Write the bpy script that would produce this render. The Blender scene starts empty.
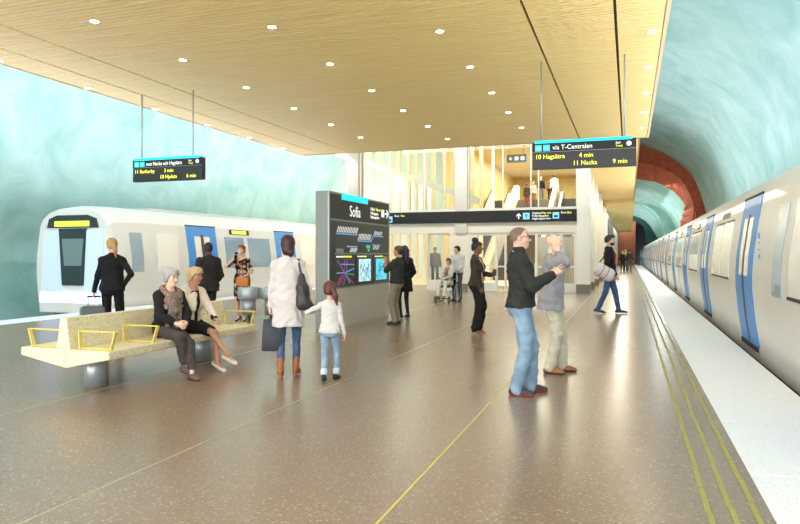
import bpy, math, random
import numpy as np
from mathutils import Vector, Matrix, noise as mnoise
random.seed(7)
sc = bpy.context.scene
COL = sc.collection
PI = math.pi

# ------------------------------------------------------------------ materials
MATS = {}
def s2l(c):
    return tuple((x/12.92 if x <= .04045 else ((x+.055)/1.055)**2.4) for x in (v/255. for v in c))
def mat(name, rgb, rough=.6, metal=0., emit=None, emit_s=0., noise=None, bump=None, spec=.5, coat=0., alpha=None):
    """rgb in sRGB 0-255; noise=(scale, rgb2, lo, hi); bump=(scale, strength)"""
    if name in MATS: return MATS[name]
    m = bpy.data.materials.new(name); m.use_nodes = True
    nt = m.node_tree; b = nt.nodes['Principled BSDF']
    b.inputs['Base Color'].default_value = (*s2l(rgb), 1)
    b.inputs['Roughness'].default_value = rough
    b.inputs['Metallic'].default_value = metal
    b.inputs['Specular IOR Level'].default_value = spec
    b.inputs['Coat Weight'].default_value = coat
    if emit is not None:
        b.inputs['Emission Color'].default_value = (*s2l(emit), 1)
        b.inputs['Emission Strength'].default_value = emit_s
    tc = None
    if noise or bump:
        tc = nt.nodes.new('ShaderNodeTexCoord')
    if noise:
        n = nt.nodes.new('ShaderNodeTexNoise'); n.inputs['Scale'].default_value = noise[0]
        n.inputs['Detail'].default_value = 4
        r = nt.nodes.new('ShaderNodeValToRGB')
        r.color_ramp.elements[0].position = noise[2]; r.color_ramp.elements[1].position = noise[3]
        r.color_ramp.elements[0].color = (*s2l(rgb), 1); r.color_ramp.elements[1].color = (*s2l(noise[1]), 1)
        nt.links.new(tc.outputs['Object'], n.inputs['Vector'])
        nt.links.new(n.outputs['Fac'], r.inputs['Fac'])
        nt.links.new(r.outputs['Color'], b.inputs['Base Color'])
    if bump:
        n2 = nt.nodes.new('ShaderNodeTexNoise'); n2.inputs['Scale'].default_value = bump[0]
        bp = nt.nodes.new('ShaderNodeBump'); bp.inputs['Strength'].default_value = bump[1]; bp.inputs['Distance'].default_value = .01
        nt.links.new(tc.outputs['Object'], n2.inputs['Vector'])
        nt.links.new(n2.outputs['Fac'], bp.inputs['Height'])
        nt.links.new(bp.outputs['Normal'], b.inputs['Normal'])
    MATS[name] = m
    return m

def speckle_mat(name, rgb, chips, scale, rough, thr=(.0, .35), big=None, coat=0., spec=.5):
    """terrazzo: voronoi cells, each chip with its own colour from a ramp"""
    m = bpy.data.materials.new(name); m.use_nodes = True
    nt = m.node_tree; b = nt.nodes['Principled BSDF']; L = nt.links.new
    b.inputs['Roughness'].default_value = rough; b.inputs['Coat Weight'].default_value = coat
    b.inputs['Specular IOR Level'].default_value = spec
    tc = nt.nodes.new('ShaderNodeTexCoord')
    v = nt.nodes.new('ShaderNodeTexVoronoi'); v.inputs['Scale'].default_value = scale
    L(tc.outputs['Object'], v.inputs['Vector'])
    sep = nt.nodes.new('ShaderNodeSeparateColor'); L(v.outputs['Color'], sep.inputs['Color'])
    ramp = nt.nodes.new('ShaderNodeValToRGB'); ramp.color_ramp.interpolation = 'CONSTANT'
    cr = ramp.color_ramp
    cr.elements[0].position = 0; cr.elements[0].color = (*s2l(rgb), 1)
    cr.elements[1].position = chips[0][0]; cr.elements[1].color = (*s2l(chips[0][1]), 1)
    for p, c in chips[1:]:
        e = cr.elements.new(p); e.color = (*s2l(c), 1)
    L(sep.outputs['Red'], ramp.inputs['Fac'])
    dist = nt.nodes.new('ShaderNodeMapRange'); dist.inputs['From Min'].default_value = thr[0]; dist.inputs['From Max'].default_value = thr[1]
    dist.inputs['To Min'].default_value = 1; dist.inputs['To Max'].default_value = 0
    L(v.outputs['Distance'], dist.inputs['Value'])
    mx = nt.nodes.new('ShaderNodeMix'); mx.data_type = 'RGBA'
    L(dist.outputs['Result'], mx.inputs['Factor'])
    mx.inputs[6].default_value = (*s2l(rgb), 1)
    L(ramp.outputs['Color'], mx.inputs[7])
    out = mx.outputs[2]
    if big:
        n = nt.nodes.new('ShaderNodeTexNoise'); n.inputs['Scale'].default_value = big[0]; n.inputs['Detail'].default_value = 3
        L(tc.outputs['Object'], n.inputs['Vector'])
        mr = nt.nodes.new('ShaderNodeMapRange'); mr.inputs['From Min'].default_value = .3; mr.inputs['From Max'].default_value = .7
        mr.inputs['To Min'].default_value = big[1]; mr.inputs['To Max'].default_value = big[2]
        L(n.outputs['Fac'], mr.inputs['Value'])
        hs = nt.nodes.new('ShaderNodeHueSaturation'); L(mr.outputs['Result'], hs.inputs['Value']); L(out, hs.inputs['Color'])
        out = hs.outputs['Color']
    L(out, b.inputs['Base Color'])
    MATS[name] = m
    return m

def glass_mat(name, tint, refl=.12):
    m = bpy.data.materials.new(name); m.use_nodes = True
    nt = m.node_tree; nt.nodes.clear(); L = nt.links.new
    o = nt.nodes.new('ShaderNodeOutputMaterial')
    t = nt.nodes.new('ShaderNodeBsdfTransparent'); t.inputs['Color'].default_value = (*s2l(tint), 1)
    g = nt.nodes.new('ShaderNodeBsdfGlossy'); g.inputs['Roughness'].default_value = .03
    f = nt.nodes.new('ShaderNodeFresnel'); f.inputs['IOR'].default_value = 1.45
    mp = nt.nodes.new('ShaderNodeMath'); mp.operation = 'MULTIPLY'; mp.inputs[1].default_value = refl*8
    mp.use_clamp = True
    mx = nt.nodes.new('ShaderNodeMixShader')
    L(f.outputs['Fac'], mp.inputs[0]); L(mp.outputs[0], mx.inputs['Fac'])
    L(t.outputs[0], mx.inputs[1]); L(g.outputs[0], mx.inputs[2]); L(mx.outputs[0], o.inputs['Surface'])
    MATS[name] = m
    return m

# ------------------------------------------------------------------ objects
def tag(o, label=None, cat=None, group=None, kind=None):
    if label: o['label'] = label
    if cat: o['category'] = cat
    if group: o['group'] = group
    if kind: o['kind'] = kind
    return o
def empty(name, loc=(0, 0, 0), rz=0., label=None, cat=None, group=None):
    o = bpy.data.objects.new(name, None); COL.objects.link(o)
    o.location = loc; o.rotation_euler = (0, 0, rz); o.empty_display_size = .1
    return tag(o, label, cat, group)
def copy_tree(o, parent=None):
    c = o.copy(); COL.objects.link(c)
    if parent is not None:
        c.parent = parent; c.matrix_parent_inverse = o.matrix_parent_inverse.copy()
    for ch in list(o.children): copy_tree(ch, c)
    return c
def link_mesh(name, me, m=None, parent=None, smooth=False):
    o = bpy.data.objects.new(name, me); COL.objects.link(o)
    if m is not None:
        for x in (m if isinstance(m, (list, tuple)) else [m]): me.materials.append(x)
    if parent is not None: o.parent = parent
    if smooth: me.polygons.foreach_set('use_smooth', [True]*len(me.polygons))
    return o

class MB:
    """collects simple shapes, builds ONE mesh object"""
    def __init__(s): s.v = []; s.f = []; s.mi = []; s.cur = 0; s.sm = []
    def add(s, vs, fs, smooth=False):
        n = len(s.v); s.v += [tuple(map(float, v)) for v in vs]
        s.f += [tuple(i+n for i in f) for f in fs]; s.mi += [s.cur]*len(fs); s.sm += [smooth]*len(fs); return s
    def box(s, x0, x1, y0, y1, z0, z1):
        if x0 > x1: x0, x1 = x1, x0
        if y0 > y1: y0, y1 = y1, y0
        if z0 > z1: z0, z1 = z1, z0
        return s.add([(x0,y0,z0),(x1,y0,z0),(x1,y1,z0),(x0,y1,z0),(x0,y0,z1),(x1,y0,z1),(x1,y1,z1),(x0,y1,z1)],
              [(0,3,2,1),(4,5,6,7),(0,1,5,4),(1,2,6,5),(2,3,7,6),(3,0,4,7)])
    def prism(s, pts, axis, a, b):
        """closed polygon pts (u,v) extruded along axis from a to b. axis 'y': (x,z); 'x': (y,z); 'z': (x,y)"""
        def P(u, v, w):
            return (u, w, v) if axis == 'y' else ((w, u, v) if axis == 'x' else (u, v, w))
        n = len(pts)
        vs = [P(u, v, a) for u, v in pts] + [P(u, v, b) for u, v in pts]
        ar = sum(pts[i][0]*pts[(i+1) % n][1]-pts[(i+1) % n][0]*pts[i][1] for i in range(n))
        fs = [tuple(range(n)), tuple(range(2*n-1, n-1, -1))] + [(i, i+n, (i+1) % n+n, (i+1) % n) for i in range(n)]
        flip = (ar > 0) ^ (axis == 'y') ^ (b < a)
        if flip: fs = [tuple(reversed(f)) for f in fs]
        return s.add(vs, fs)
    def tube(s, path, r, n=10, closed=False, caps=True, smooth=True):
        P = [Vector(p) for p in path]; m = len(P)
        rs = r if isinstance(r, (list, tuple)) else [r]*m
        vs = []; up = None
        for i, p in enumerate(P):
            if closed: t = (P[(i+1) % m]-P[i-1])
            else: t = P[min(i+1, m-1)]-P[max(i-1, 0)]
            t.normalize()
            if up is None:
                up = Vector((0, 0, 1)) if abs(t.z) < .9 else Vector((1, 0, 0))
            a = t.cross(up); a.normalize(); b = a.cross(t); b.normalize(); up = b
            for k in range(n):
                th = 2*PI*k/n
                vs.append(p+a*(math.cos(th)*rs[i])+b*(math.sin(th)*rs[i]))
        fs = []
        for i in range(m if closed else m-1):
            j = (i+1) % m
            for k in range(n):
                l = (k+1) % n
                fs.append((i*n+k, i*n+l, j*n+l, j*n+k))
        if caps and not closed:
            fs += [tuple(range(n-1, -1, -1)), tuple((m-1)*n+k for k in range(n))]
        return s.add(vs, fs, smooth)
    def lathe(s, prof, c=(0, 0, 0), n=32, smooth=True):
        vs = []; fs = []
        for r, z in prof:
            for k in range(n):
                th = 2*PI*k/n; vs.append((c[0]+r*math.cos(th), c[1]+r*math.sin(th), c[2]+z))
        for i in range(len(prof)-1):
            for k in range(n):
                l = (k+1) % n; fs.append((i*n+k, i*n+l, (i+1)*n+l, (i+1)*n+k))
        fs.append(tuple(range(n-1, -1, -1))); fs.append(tuple((len(prof)-1)*n+k for k in range(n)))
        return s.add(vs, fs, smooth)
    def quad(s, a, b, c, d): return s.add([a, b, c, d], [(0, 1, 2, 3)])
    def mesh(s, name):
        me = bpy.data.meshes.new(name); me.from_pydata(s.v, [], s.f); me.update()
        if any(s.mi): me.polygons.foreach_set('material_index', s.mi)
        me.polygons.foreach_set('use_smooth', s.sm)
        return me
    def build(s, name, m, parent=None, bevel=0, auto=None, kind=None):
        o = link_mesh(name, s.mesh(name), m, parent)
        if bevel:
            b = o.modifiers.new('bevel', 'BEVEL'); b.width = bevel; b.segments = 2; b.limit_method = 'ANGLE'; b.angle_limit = math.radians(40)
        if kind: o['kind'] = kind
        return o

def text_mesh(name, body, size, m, parent, loc, rot, align='LEFT', ext=.002, sx=1.):
    cu = bpy.data.curves.new(name, 'FONT'); cu.body = body; cu.size = size; cu.extrude = ext
    cu.align_x = align; cu.resolution_u = 3
    t = bpy.data.objects.new(name, cu); COL.objects.link(t)
    dg = bpy.context.evaluated_depsgraph_get()
    me = bpy.data.meshes.new_from_object(t.evaluated_get(dg))
    bpy.data.objects.remove(t); bpy.data.curves.remove(cu)
    for v in me.vertices: v.co.x *= sx
    me.name = name
    o = link_mesh(name, me, None, parent); me.materials.clear(); me.materials.append(m)
    o.location = loc; o.rotation_euler = rot
    return o

# ------------------------------------------------------------------ signed-distance mesher (surface nets)
def _smin(a, b, k):
    if k <= 0: return np.minimum(a, b)
    h = np.clip(.5+.5*(b-a)/k, 0, 1)
    return b+(a-b)*h-k*h*(1-h)
def Cn(a, b, ra, rb=None, k=.02):
    return dict(t='c', a=np.array(a, float), b=np.array(b, float), ra=ra, rb=ra if rb is None else rb, k=k)
def El(c, r, R=None, k=.02):
    return dict(t='e', c=np.array(c, float), r=np.array(r, float), R=R, k=k)
def Lf(o, R, st, k=.02, p=2.):
    """loft of ellipses along the local z of frame (o, R); st rows (z, rx, ry, cy)"""
    st = [tuple(x)+(0.,)*(4-len(x)) for x in st]
    return dict(t='l', o=np.array(o, float), R=R, st=np.array(st, float), k=k, p=p)
def Bx(c, h, R=None, r=.01, k=.005):
    return dict(t='b', c=np.array(c, float), h=np.array(h, float), R=R, r=r, k=k)
def _bounds(p):
    if p['t'] == 'c':
        r = max(p['ra'], p['rb']); return np.minimum(p['a'], p['b'])-r, np.maximum(p['a'], p['b'])+r
    if p['t'] == 'e':
        r = p['r'].max() if p['R'] is not None else p['r']; return p['c']-r, p['c']+r
    if p['t'] == 'b':
        r = (np.linalg.norm(p['h']) if p['R'] is not None else p['h'])+p['r']; return p['c']-r, p['c']+r
    st = p['st']; R = p['R']; pts = []
    for z in (st[0, 0], st[-1, 0]):
        for sx in (-1, 1):
            for sy in (-1, 1):
                pts.append(p['o']+R @ np.array([sx*st[:, 1].max(), sy*(st[:, 2].max()+np.abs(st[:, 3]).max()), z]))
    pts = np.array(pts); return pts.min(0), pts.max(0)
def _dist(p, X, Y, Z, off):
    if p['t'] == 'c':
        a, b = p['a'], p['b']; ab = b-a; L2 = max(float(ab @ ab), 1e-12)
        t = np.clip(((X-a[0])*ab[0]+(Y-a[1])*ab[1]+(Z-a[2])*ab[2])/L2, 0, 1)
        dx = X-(a[0]+t*ab[0]); dy = Y-(a[1]+t*ab[1]); dz = Z-(a[2]+t*ab[2])
        return np.sqrt(dx*dx+dy*dy+dz*dz)-(p['ra']+(p['rb']-p['ra'])*t)-off
    o = p['c'] if p['t'] in 'eb' else p['o']
    x, y, z = X-o[0], Y-o[1], Z-o[2]
    if p['R'] is not None:
        R = p['R']
        x, y, z = (R[0, 0]*x+R[1, 0]*y+R[2, 0]*z, R[0, 1]*x+R[1, 1]*y+R[2, 1]*z, R[0, 2]*x+R[1, 2]*y+R[2, 2]*z)
    if p['t'] == 'e':
        r = p['r']+off
        k0 = np.sqrt((x/r[0])**2+(y/r[1])**2+(z/r[2])**2)
        k1 = np.sqrt((x/r[0]**2)**2+(y/r[1]**2)**2+(z/r[2]**2)**2)+1e-9
        return k0*(k0-1)/k1
    if p['t'] == 'b':
        h = p['h']
        qx, qy, qz = np.abs(x)-h[0], np.abs(y)-h[1], np.abs(z)-h[2]
        return np.sqrt(np.maximum(qx, 0)**2+np.maximum(qy, 0)**2+np.maximum(qz, 0)**2)+np.minimum(np.maximum(qx, np.maximum(qy, qz)), 0)-p['r']-off
    st = p['st']
    x, y, z = np.broadcast_arrays(x, y, z)
    rx = np.interp(z, st[:, 0], st[:, 1])+off; ry = np.interp(z, st[:, 0], st[:, 2])+off
    cy = np.interp(z, st[:, 0], st[:, 3])
    if p['p'] == 2.: q = np.sqrt((x/rx)**2+((y-cy)/ry)**2)
    else: q = (np.abs(x/rx)**p['p']+np.abs((y-cy)/ry)**p['p'])**(1/p['p'])
    d = (q-1)*np.minimum(rx, ry)
    return np.maximum(d, np.maximum(z-st[-1, 0]-off*.5, st[0, 0]-z-off*.5))
def sdf_mesh(name, prims, h, off=0., mods=(), subs=()):
    """prims: union (smooth), subs: subtracted prims, mods: functions f(D,X,Y,Z)->D"""
    lo = np.min([_bounds(p)[0] for p in prims], 0)-off-3*h-.01
    hi = np.max([_bounds(p)[1] for p in prims], 0)+off+3*h+.01
    n = np.ceil((hi-lo)/h).astype(int)+1
    ax = [(lo[i]+h*np.arange(n[i])).astype(np.float32) for i in range(3)]
    D = np.full(tuple(n), .5, np.float32)
    for group, sign in ((prims, 1), (subs, -1)):
        for p in group:
            b0, b1 = _bounds(p); m = off+p['k']+3*h
            i0 = np.clip(np.floor((b0-m-lo)/h).astype(int), 0, n-1); i1 = np.clip(np.ceil((b1+m-lo)/h).astype(int)+1, 1, n)
            if (i1 <= i0).any(): continue
            sl = tuple(slice(i0[i], i1[i]) for i in range(3))
            X = ax[0][sl[0]][:, None, None]; Y = ax[1][sl[1]][None, :, None]; Z = ax[2][sl[2]][None, None, :]
            d = _dist(p, X, Y, Z, off if sign > 0 else 0.)
            if sign > 0: D[sl] = _smin(D[sl], d, p['k'])
            else: D[sl] = -_smin(-D[sl], d, p['k'])
    X = ax[0][:, None, None]; Y = ax[1][None, :, None]; Z = ax[2][None, None, :]
    for f in mods: D = f(D, X, Y, Z).astype(np.float32)
    D[0], D[-1], D[:, 0], D[:, -1], D[:, :, 0], D[:, :, -1] = (.5,)*6
    return nets(name, D, lo, h)
def nets(name, D, lo, h):
    S = D < 0
    c = np.zeros(tuple(np.array(D.shape)-1), np.int8)
    offs = [(i, j, k) for i in (0, 1) for j in (0, 1) for k in (0, 1)]
    nx, ny, nz = c.shape
    for i, j, k in offs: c += S[i:i+nx, j:j+ny, k:k+nz]
    act = (c > 0) & (c < 8); idx = np.argwhere(act)
    mp = np.full(c.shape, -1, np.int64); mp[act] = np.arange(len(idx))
    acc = np.zeros((len(idx), 3)); cnt = np.zeros(len(idx))
    for a in offs:
        for axis in range(3):
            if a[axis]: continue
            b = list(a); b[axis] = 1
            d0 = D[idx[:, 0]+a[0], idx[:, 1]+a[1], idx[:, 2]+a[2]].astype(float)
            d1 = D[idx[:, 0]+b[0], idx[:, 1]+b[1], idx[:, 2]+b[2]].astype(float)
            m = (d0 < 0) != (d1 < 0)
            t = np.where(m, d0/np.where(m, d0-d1, 1), 0)
            p = np.tile(np.array(a, float), (len(idx), 1)); p[:, axis] += t
            acc[m] += p[m]; cnt[m] += 1
    V = lo+h*(idx+acc/np.maximum(cnt, 1)[:, None])
    F = []
    for axis in range(3):
        sl0 = [slice(1, None)]*3; sl1 = [slice(1, None)]*3
        sl0[axis] = slice(0, -1); sl1[axis] = slice(1, None)
        s0 = S[tuple(sl0)]; s1 = S[tuple(sl1)]
        e = np.argwhere(s0 != s1)
        if not len(e): continue
        flip = s0[e[:, 0], e[:, 1], e[:, 2]]
        base = e+1; base[:, axis] -= 1
        u, v = (axis+1) % 3, (axis+2) % 3
        q = []
        for du, dv in ((-1, -1), (0, -1), (0, 0), (-1, 0)):
            cc = base.copy(); cc[:, u] += du; cc[:, v] += dv
            cc = np.minimum(cc, np.array(c.shape)-1)
            q.append(mp[cc[:, 0], cc[:, 1], cc[:, 2]])
        q = np.stack(q, 1)
        q[~flip] = q[~flip][:, ::-1]
        F.append(q[(q >= 0).all(1)])
    F = np.concatenate(F)
    me = bpy.data.meshes.new(name)
    me.vertices.add(len(V)); me.vertices.foreach_set('co', V.astype(np.float32).ravel())
    me.loops.add(F.size); me.loops.foreach_set('vertex_index', F.astype(np.int32).ravel())
    me.polygons.add(len(F)); me.polygons.foreach_set('loop_start', np.arange(0, F.size, 4, dtype=np.int32))
    me.polygons.foreach_set('use_smooth', np.ones(len(F), bool))
    me.update(calc_edges=True)
    return me
def sdf_obj(name, prims, h, m, parent=None, off=0., mods=(), subs=(), scale=1.):
    me = sdf_mesh(name, prims, h, off, mods, subs)
    if scale != 1.: me.transform(Matrix.Scale(scale, 4))
    return link_mesh(name, me, m, parent)
# ================================================================== THE SETTING
M_FLOOR = speckle_mat('terrazzo_floor', (134, 113, 94), [(.42, (121, 100, 82)), (.62, (141, 122, 104)), (.80, (155, 140, 124)), (.94, (178, 166, 153))], 62, .27, (.25, .6), (.35, .93, 1.05), spec=.55)
M_STRIP = speckle_mat('pale_granite', (236, 238, 242), [(.5, (226, 228, 232)), (.8, (246, 247, 250)), (.93, (202, 204, 206))], 75, .45, (.25, .6))
M_BENCH = speckle_mat('bench_terrazzo', (224, 212, 174), [(.35, (234, 226, 196)), (.58, (158, 136, 98)), (.75, (206, 190, 144)), (.9, (246, 240, 222))], 95, .4, (.3, .62))
M_EDGE = mat('platform_edge', (96, 92, 86), .8)
M_BRASS = mat('inlay_yellow', (200, 182, 76), .4)
M_TACT = mat('tactile_yellow', (158, 152, 78), .6)
M_STEEL = mat('brushed_steel', (178, 184, 184), .4, .6)
M_STEELD = mat('satin_steel', (150, 156, 154), .45, .9)
M_WHITE = mat('warm_white_paint', (232, 226, 212), .55)
M_BEIGE = mat('beige_panel', (226, 216, 196), .55)
M_GREYB = mat('grey_plinth', (122, 116, 104), .6)
M_SIGN = mat('sign_charcoal', (31, 29, 28), .5, spec=.3)
M_SIGNB = mat('sign_board', (62, 62, 57), .55, spec=.3)
M_LED = mat('screen_black', (15, 14, 13), .4)
M_CYAN = mat('cyan_strip', (0, 200, 222), .5, emit=(0, 214, 236), emit_s=.55)
M_TXTW = mat('white_lettering', (240, 240, 236), .5, emit=(255, 255, 250), emit_s=.35)
M_TXTY = mat('yellow_lettering', (236, 236, 70), .5, emit=(238, 240, 60), emit_s=.6)
M_ICON = mat('icon_blue', (120, 196, 226), .5, emit=(120, 200, 232), emit_s=.3)
M_BLACK = mat('matt_black', (20, 20, 20), .6)
M_TERRA = mat('terracotta_brick', (170, 78, 46), .75, noise=(3., (190, 98, 60), .35, .65), bump=(9, .5))
M_BROWNW = mat('brown_end_wall', (142, 84, 52), .8)
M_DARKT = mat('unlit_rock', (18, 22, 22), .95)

def wood_mat(name, a, b, sx):
    m = bpy.data.materials.new(name); m.use_nodes = True
    nt = m.node_tree; bs = nt.nodes['Principled BSDF']; L = nt.links.new
    tc = nt.nodes.new('ShaderNodeTexCoord'); mp = nt.nodes.new('ShaderNodeMapping'); mp.inputs['Scale'].default_value = sx
    n = nt.nodes.new('ShaderNodeTexNoise'); n.inputs['Scale'].default_value = 1.; n.inputs['Detail'].default_value = 5
    r = nt.nodes.new('ShaderNodeValToRGB'); r.color_ramp.elements[0].position = .3; r.color_ramp.elements[1].position = .7
    r.color_ramp.elements[0].color = (*s2l(a), 1); r.color_ramp.elements[1].color = (*s2l(b), 1)
    L(tc.outputs['Object'], mp.inputs['Vector']); L(mp.outputs['Vector'], n.inputs['Vector']); L(n.outputs['Fac'], r.inputs['Fac'])
    L(r.outputs['Color'], bs.inputs['Base Color']); bs.inputs['Roughness'].default_value = .5
    return m
M_WOOD = wood_mat('slat_wood', (244, 211, 136), (250, 227, 157), (.8, 9., 9.))
M_WOODB = mat('slat_backing', (158, 124, 72), .8)
M_WOODW = wood_mat('wall_wood', (218, 190, 122), (236, 212, 148), (3., 3., .5))

def rock_mat(name, dark, mid, light):
    m = bpy.data.materials.new(name); m.use_nodes = True
    nt = m.node_tree; bs = nt.nodes['Principled BSDF']; L = nt.links.new
    tc = nt.nodes.new('ShaderNodeTexCoord')
    n = nt.nodes.new('ShaderNodeTexNoise'); n.inputs['Scale'].default_value = .55; n.inputs['Detail'].default_value = 9; n.inputs['Roughness'].default_value = .6
    n.inputs['Distortion'].default_value = .6
    r = nt.nodes.new('ShaderNodeValToRGB'); e = r.color_ramp.elements
    e[0].position = .33; e[0].color = (*s2l(dark), 1); e[1].position = .68; e[1].color = (*s2l(light), 1)
    k = e.new(.5); k.color = (*s2l(mid), 1)
    L(tc.outputs['Object'], n.inputs['Vector']); L(n.outputs['Fac'], r.inputs['Fac']); L(r.outputs['Color'], bs.inputs['Base Color'])
    bs.inputs['Roughness'].default_value = .85
    n2 = nt.nodes.new('ShaderNodeTexNoise'); n2.inputs['Scale'].default_value = 2.6; n2.inputs['Detail'].default_value = 8
    bp = nt.nodes.new('ShaderNodeBump'); bp.inputs['Strength'].default_value = .35; bp.inputs['Distance'].default_value = .12
    L(tc.outputs['Object'], n2.inputs['Vector']); L(n2.outputs['Fac'], bp.inputs['Height']); L(bp.outputs['Normal'], bs.inputs['Normal'])
    return m
M_ROCK = rock_mat('painted_rock', (138, 177, 173), (156, 190, 187), (174, 201, 199))
M_ROCK2 = rock_mat('painted_rock_deep', (138, 186, 178), (160, 202, 196), (178, 214, 208))

Y0, Y1 = -9., 112.
# floor -------------------------------------------------------------
MB().box(-12.64, .78, Y0, Y1, -.35, 0).build('floor', M_FLOOR, kind='structure')
m = MB(); m.box(.78, 1.66, Y0, Y1, -1.1, -.06); m.box(-13.48, -12.64, Y0, Y1, -1.1, -.06); m.box(-12.64, .78, Y0, Y1, -1.1, -.35)
m.build('trim_platform_edge', M_EDGE, kind='structure')
for nm, x0, x1 in (('trim_1', .78, 1.70), ('trim_2', -13.53, -12.64)):
    m = MB(); y = 5.12-1.56*9
    while y < Y1:
        m.box(x0, x1, max(y+.005, Y0), y+1.555, -.07, .0015); y += 1.56
    m.build(nm, M_STRIP, kind='structure')
MB().box(-18.6, -13.48, Y0, Y1, -1.3, -1.15).box(1.66, 5.4, Y0, Y1, -1.3, -1.15).build('floor_track_bed', mat('track_ballast', (70, 70, 66), .95, bump=(8, .8)), kind='structure')
MB().box(-1.338, -1.322, Y0, 26.5, -.01, .0016).build('trim_3', M_BRASS, kind='structure')
MB().box(-3.216, -3.204, Y0, 26.5, -.01, .0016).box(-5.556, -5.544, Y0, 26.5, -.01, .0016).build('trim_5', mat('inlay_pale', (186, 174, 126), .4), kind='structure')
m = MB(); rr = random.Random(3)
for i, x in enumerate((.44, .567, .698)):
    y = 2.+.13*i
    while y < 70:
        dx = rr.uniform(-.004, .004)
        m.box(x-.016+dx, x+.016+dx, y, y+.435, -.01, .006); y += .45
m.build('trim_4', M_TACT, kind='structure')

# cave --------------------------------------------------------------
PROF = [(-17.7, -1.3), (-18.1, .4), (-18.3, 2), (-18.2, 3.6), (-17.9, 5.2), (-17.2, 6.8), (-16.1, 8.2), (-14.4, 9.5), (-12, 10.4), (-9, 10.9), (-6, 10.9), (-3.4, 10.5), (-1.3, 9.7), (.5, 8.95), (2.1, 8.35), (3.0, 7.75), (3.65, 7.05), (4.2, 6.25), (4.58, 5.1), (4.8, 4.), (4.92, 2.5), (4.95, 1), (4.95, -1.3)]
def resample(P, step):
    out = []; 
    for (a, b) in zip(P, P[1:]):
        n = max(1, int(math.hypot(b[0]-a[0], b[1]-a[1])/step))
        for i in range(n): out.append((a[0]+(b[0]-a[0])*i/n, a[1]+(b[1]-a[1])*i/n))
    return out+[P[-1]]
def smoothp(P, it=3):
    for _ in range(it):
        P = [P[0]]+[((P[i-1][0]+2*P[i][0]+P[i+1][0])/4, (P[i-1][1]+2*P[i][1]+P[i+1][1])/4) for i in range(1, len(P)-1)]+[P[-1]]
    return P
def cave(name, P, y0, y1, step, amp, m, seed=0., outward=True):
    P = smoothp(resample(P, step), 4); ny = max(2, int((y1-y0)/step))
    cx = sum(p[0] for p in P)/len(P); cz = 2.
    vs = []; fs = []
    for j in range(ny+1):
        y = y0+(y1-y0)*j/ny
        for (x, z) in P:
            nn = Vector((x-cx, 0, z-cz)).normalized()
            q = Vector((x*.33+seed, y*.28, z*.33))
            d = amp*(mnoise.noise(q)+.5*mnoise.noise(q*2.3)+.25*mnoise.noise(q*5.1))
            vs.append((x+nn.x*abs(d) if outward else x+nn.x*d, y, z+nn.z*(abs(d) if outward else d)))
    n = len(P)
    for j in range(ny):
        for i in range(n-1): fs.append((j*n+i, j*n+i+1, (j+1)*n+i+1, (j+1)*n+i))
    mb = MB(); mb.add(vs, fs, True)
    return mb.build(name, m, kind='structure')
k = len(PROF)
cave('wall_left', PROF[:9], Y0, 60, .6, .75, M_ROCK, 0.)
cave('wall_vault', PROF[8:14], Y0, 60, 1., .3, M_ROCK, 0.)
cave('wall_right', PROF[13:], Y0, 50.5, .45, .28, M_ROCK, 5.)
# terracotta arch where the hall narrows to a tunnel
def on_plane(px, py, Y):
    a_ = math.atan(229/670); k = (px-400)/670; d = Y/(k*math.sin(a_)+math.cos(a_))
    return d*(k*math.cos(a_)-math.sin(a_)), 1.5+(254.5-py)/670*d
AO = [(-2.5, 9.9), (.5, 8.85), (1.33, 8.62), (2.09, 8.3), (2.9, 7.75), (3.5, 7.15), (3.95, 6.5), (4.25, 5.9), (4.5, 5.1), (4.62, 4.5), (4.85, 4.5), (4.85, 4.2), (5.05, 4.2), (5.05, 3.9), (5.3, 3.9), (5.3, -1.3)]
AO = [(x+.12, z+.12) for x, z in AO]
AF = [(-2.5, 8.6), (.5, 7.72), (1.45, 7.55), (2.2, 7.2), (2.85, 6.85), (3.25, 6.45), (3.55, 6.0), (3.80, 5.5), (3.98, 5.0), (4.05, 4.6), (4.05, 4.4), (4.0, 4.1), (3.95, 3.8), (3.9, 3.4), (3.9, 3.12), (4.62, 3.05)]
AB = [(-2.5, 7.3), (.5, 6.95), (1.75, 6.7), (2.4, 6.4), (2.9, 6.05), (3.3, 5.65), (3.6, 5.25), (3.78, 4.95), (3.62, 4.6), (3.70, 4.6), (3.50, 4.2), (3.60, 4.2), (3.38, 3.8), (3.48, 3.8), (3.3, 3.12), (4.62, 3.05)]
def arch(y0, y1, m):
    n = len(AO); vs = []
    for P_, y in ((AO, y0), (AF, y0+.05), (AB, y1), (AO, y1)): vs += [(x, y, z) for x, z in P_]
    fs = []
    for a in range(4):
        b = (a+1) % 4
        for i in range(n-1): fs.append((a*n+i, a*n+i+1, b*n+i+1, b*n+i))
    fs += [(0, n, 2*n, 3*n), (n-1, 4*n-1, 3*n-1, 2*n-1)]
    return MB().add(vs, fs).build('trim_arch', m, kind='structure')
arch(48., 51.2, M_TERRA)
MB().box(4.62, 5.3, 48.1, 51.2, -1.3, 3.05).box(4.1, 5.2, 47.5, 48.1, 2.9, 4.3).box(4.3, 5.2, 46.9, 47.5, 2.9, 3.95).box(4.45, 5.2, 46.3, 46.9, 2.9, 3.6).box(4.55, 5.2, 45.7, 46.3, 2.9, 3.3).build('trim_arch_foot', M_TERRA, kind='structure')
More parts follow.
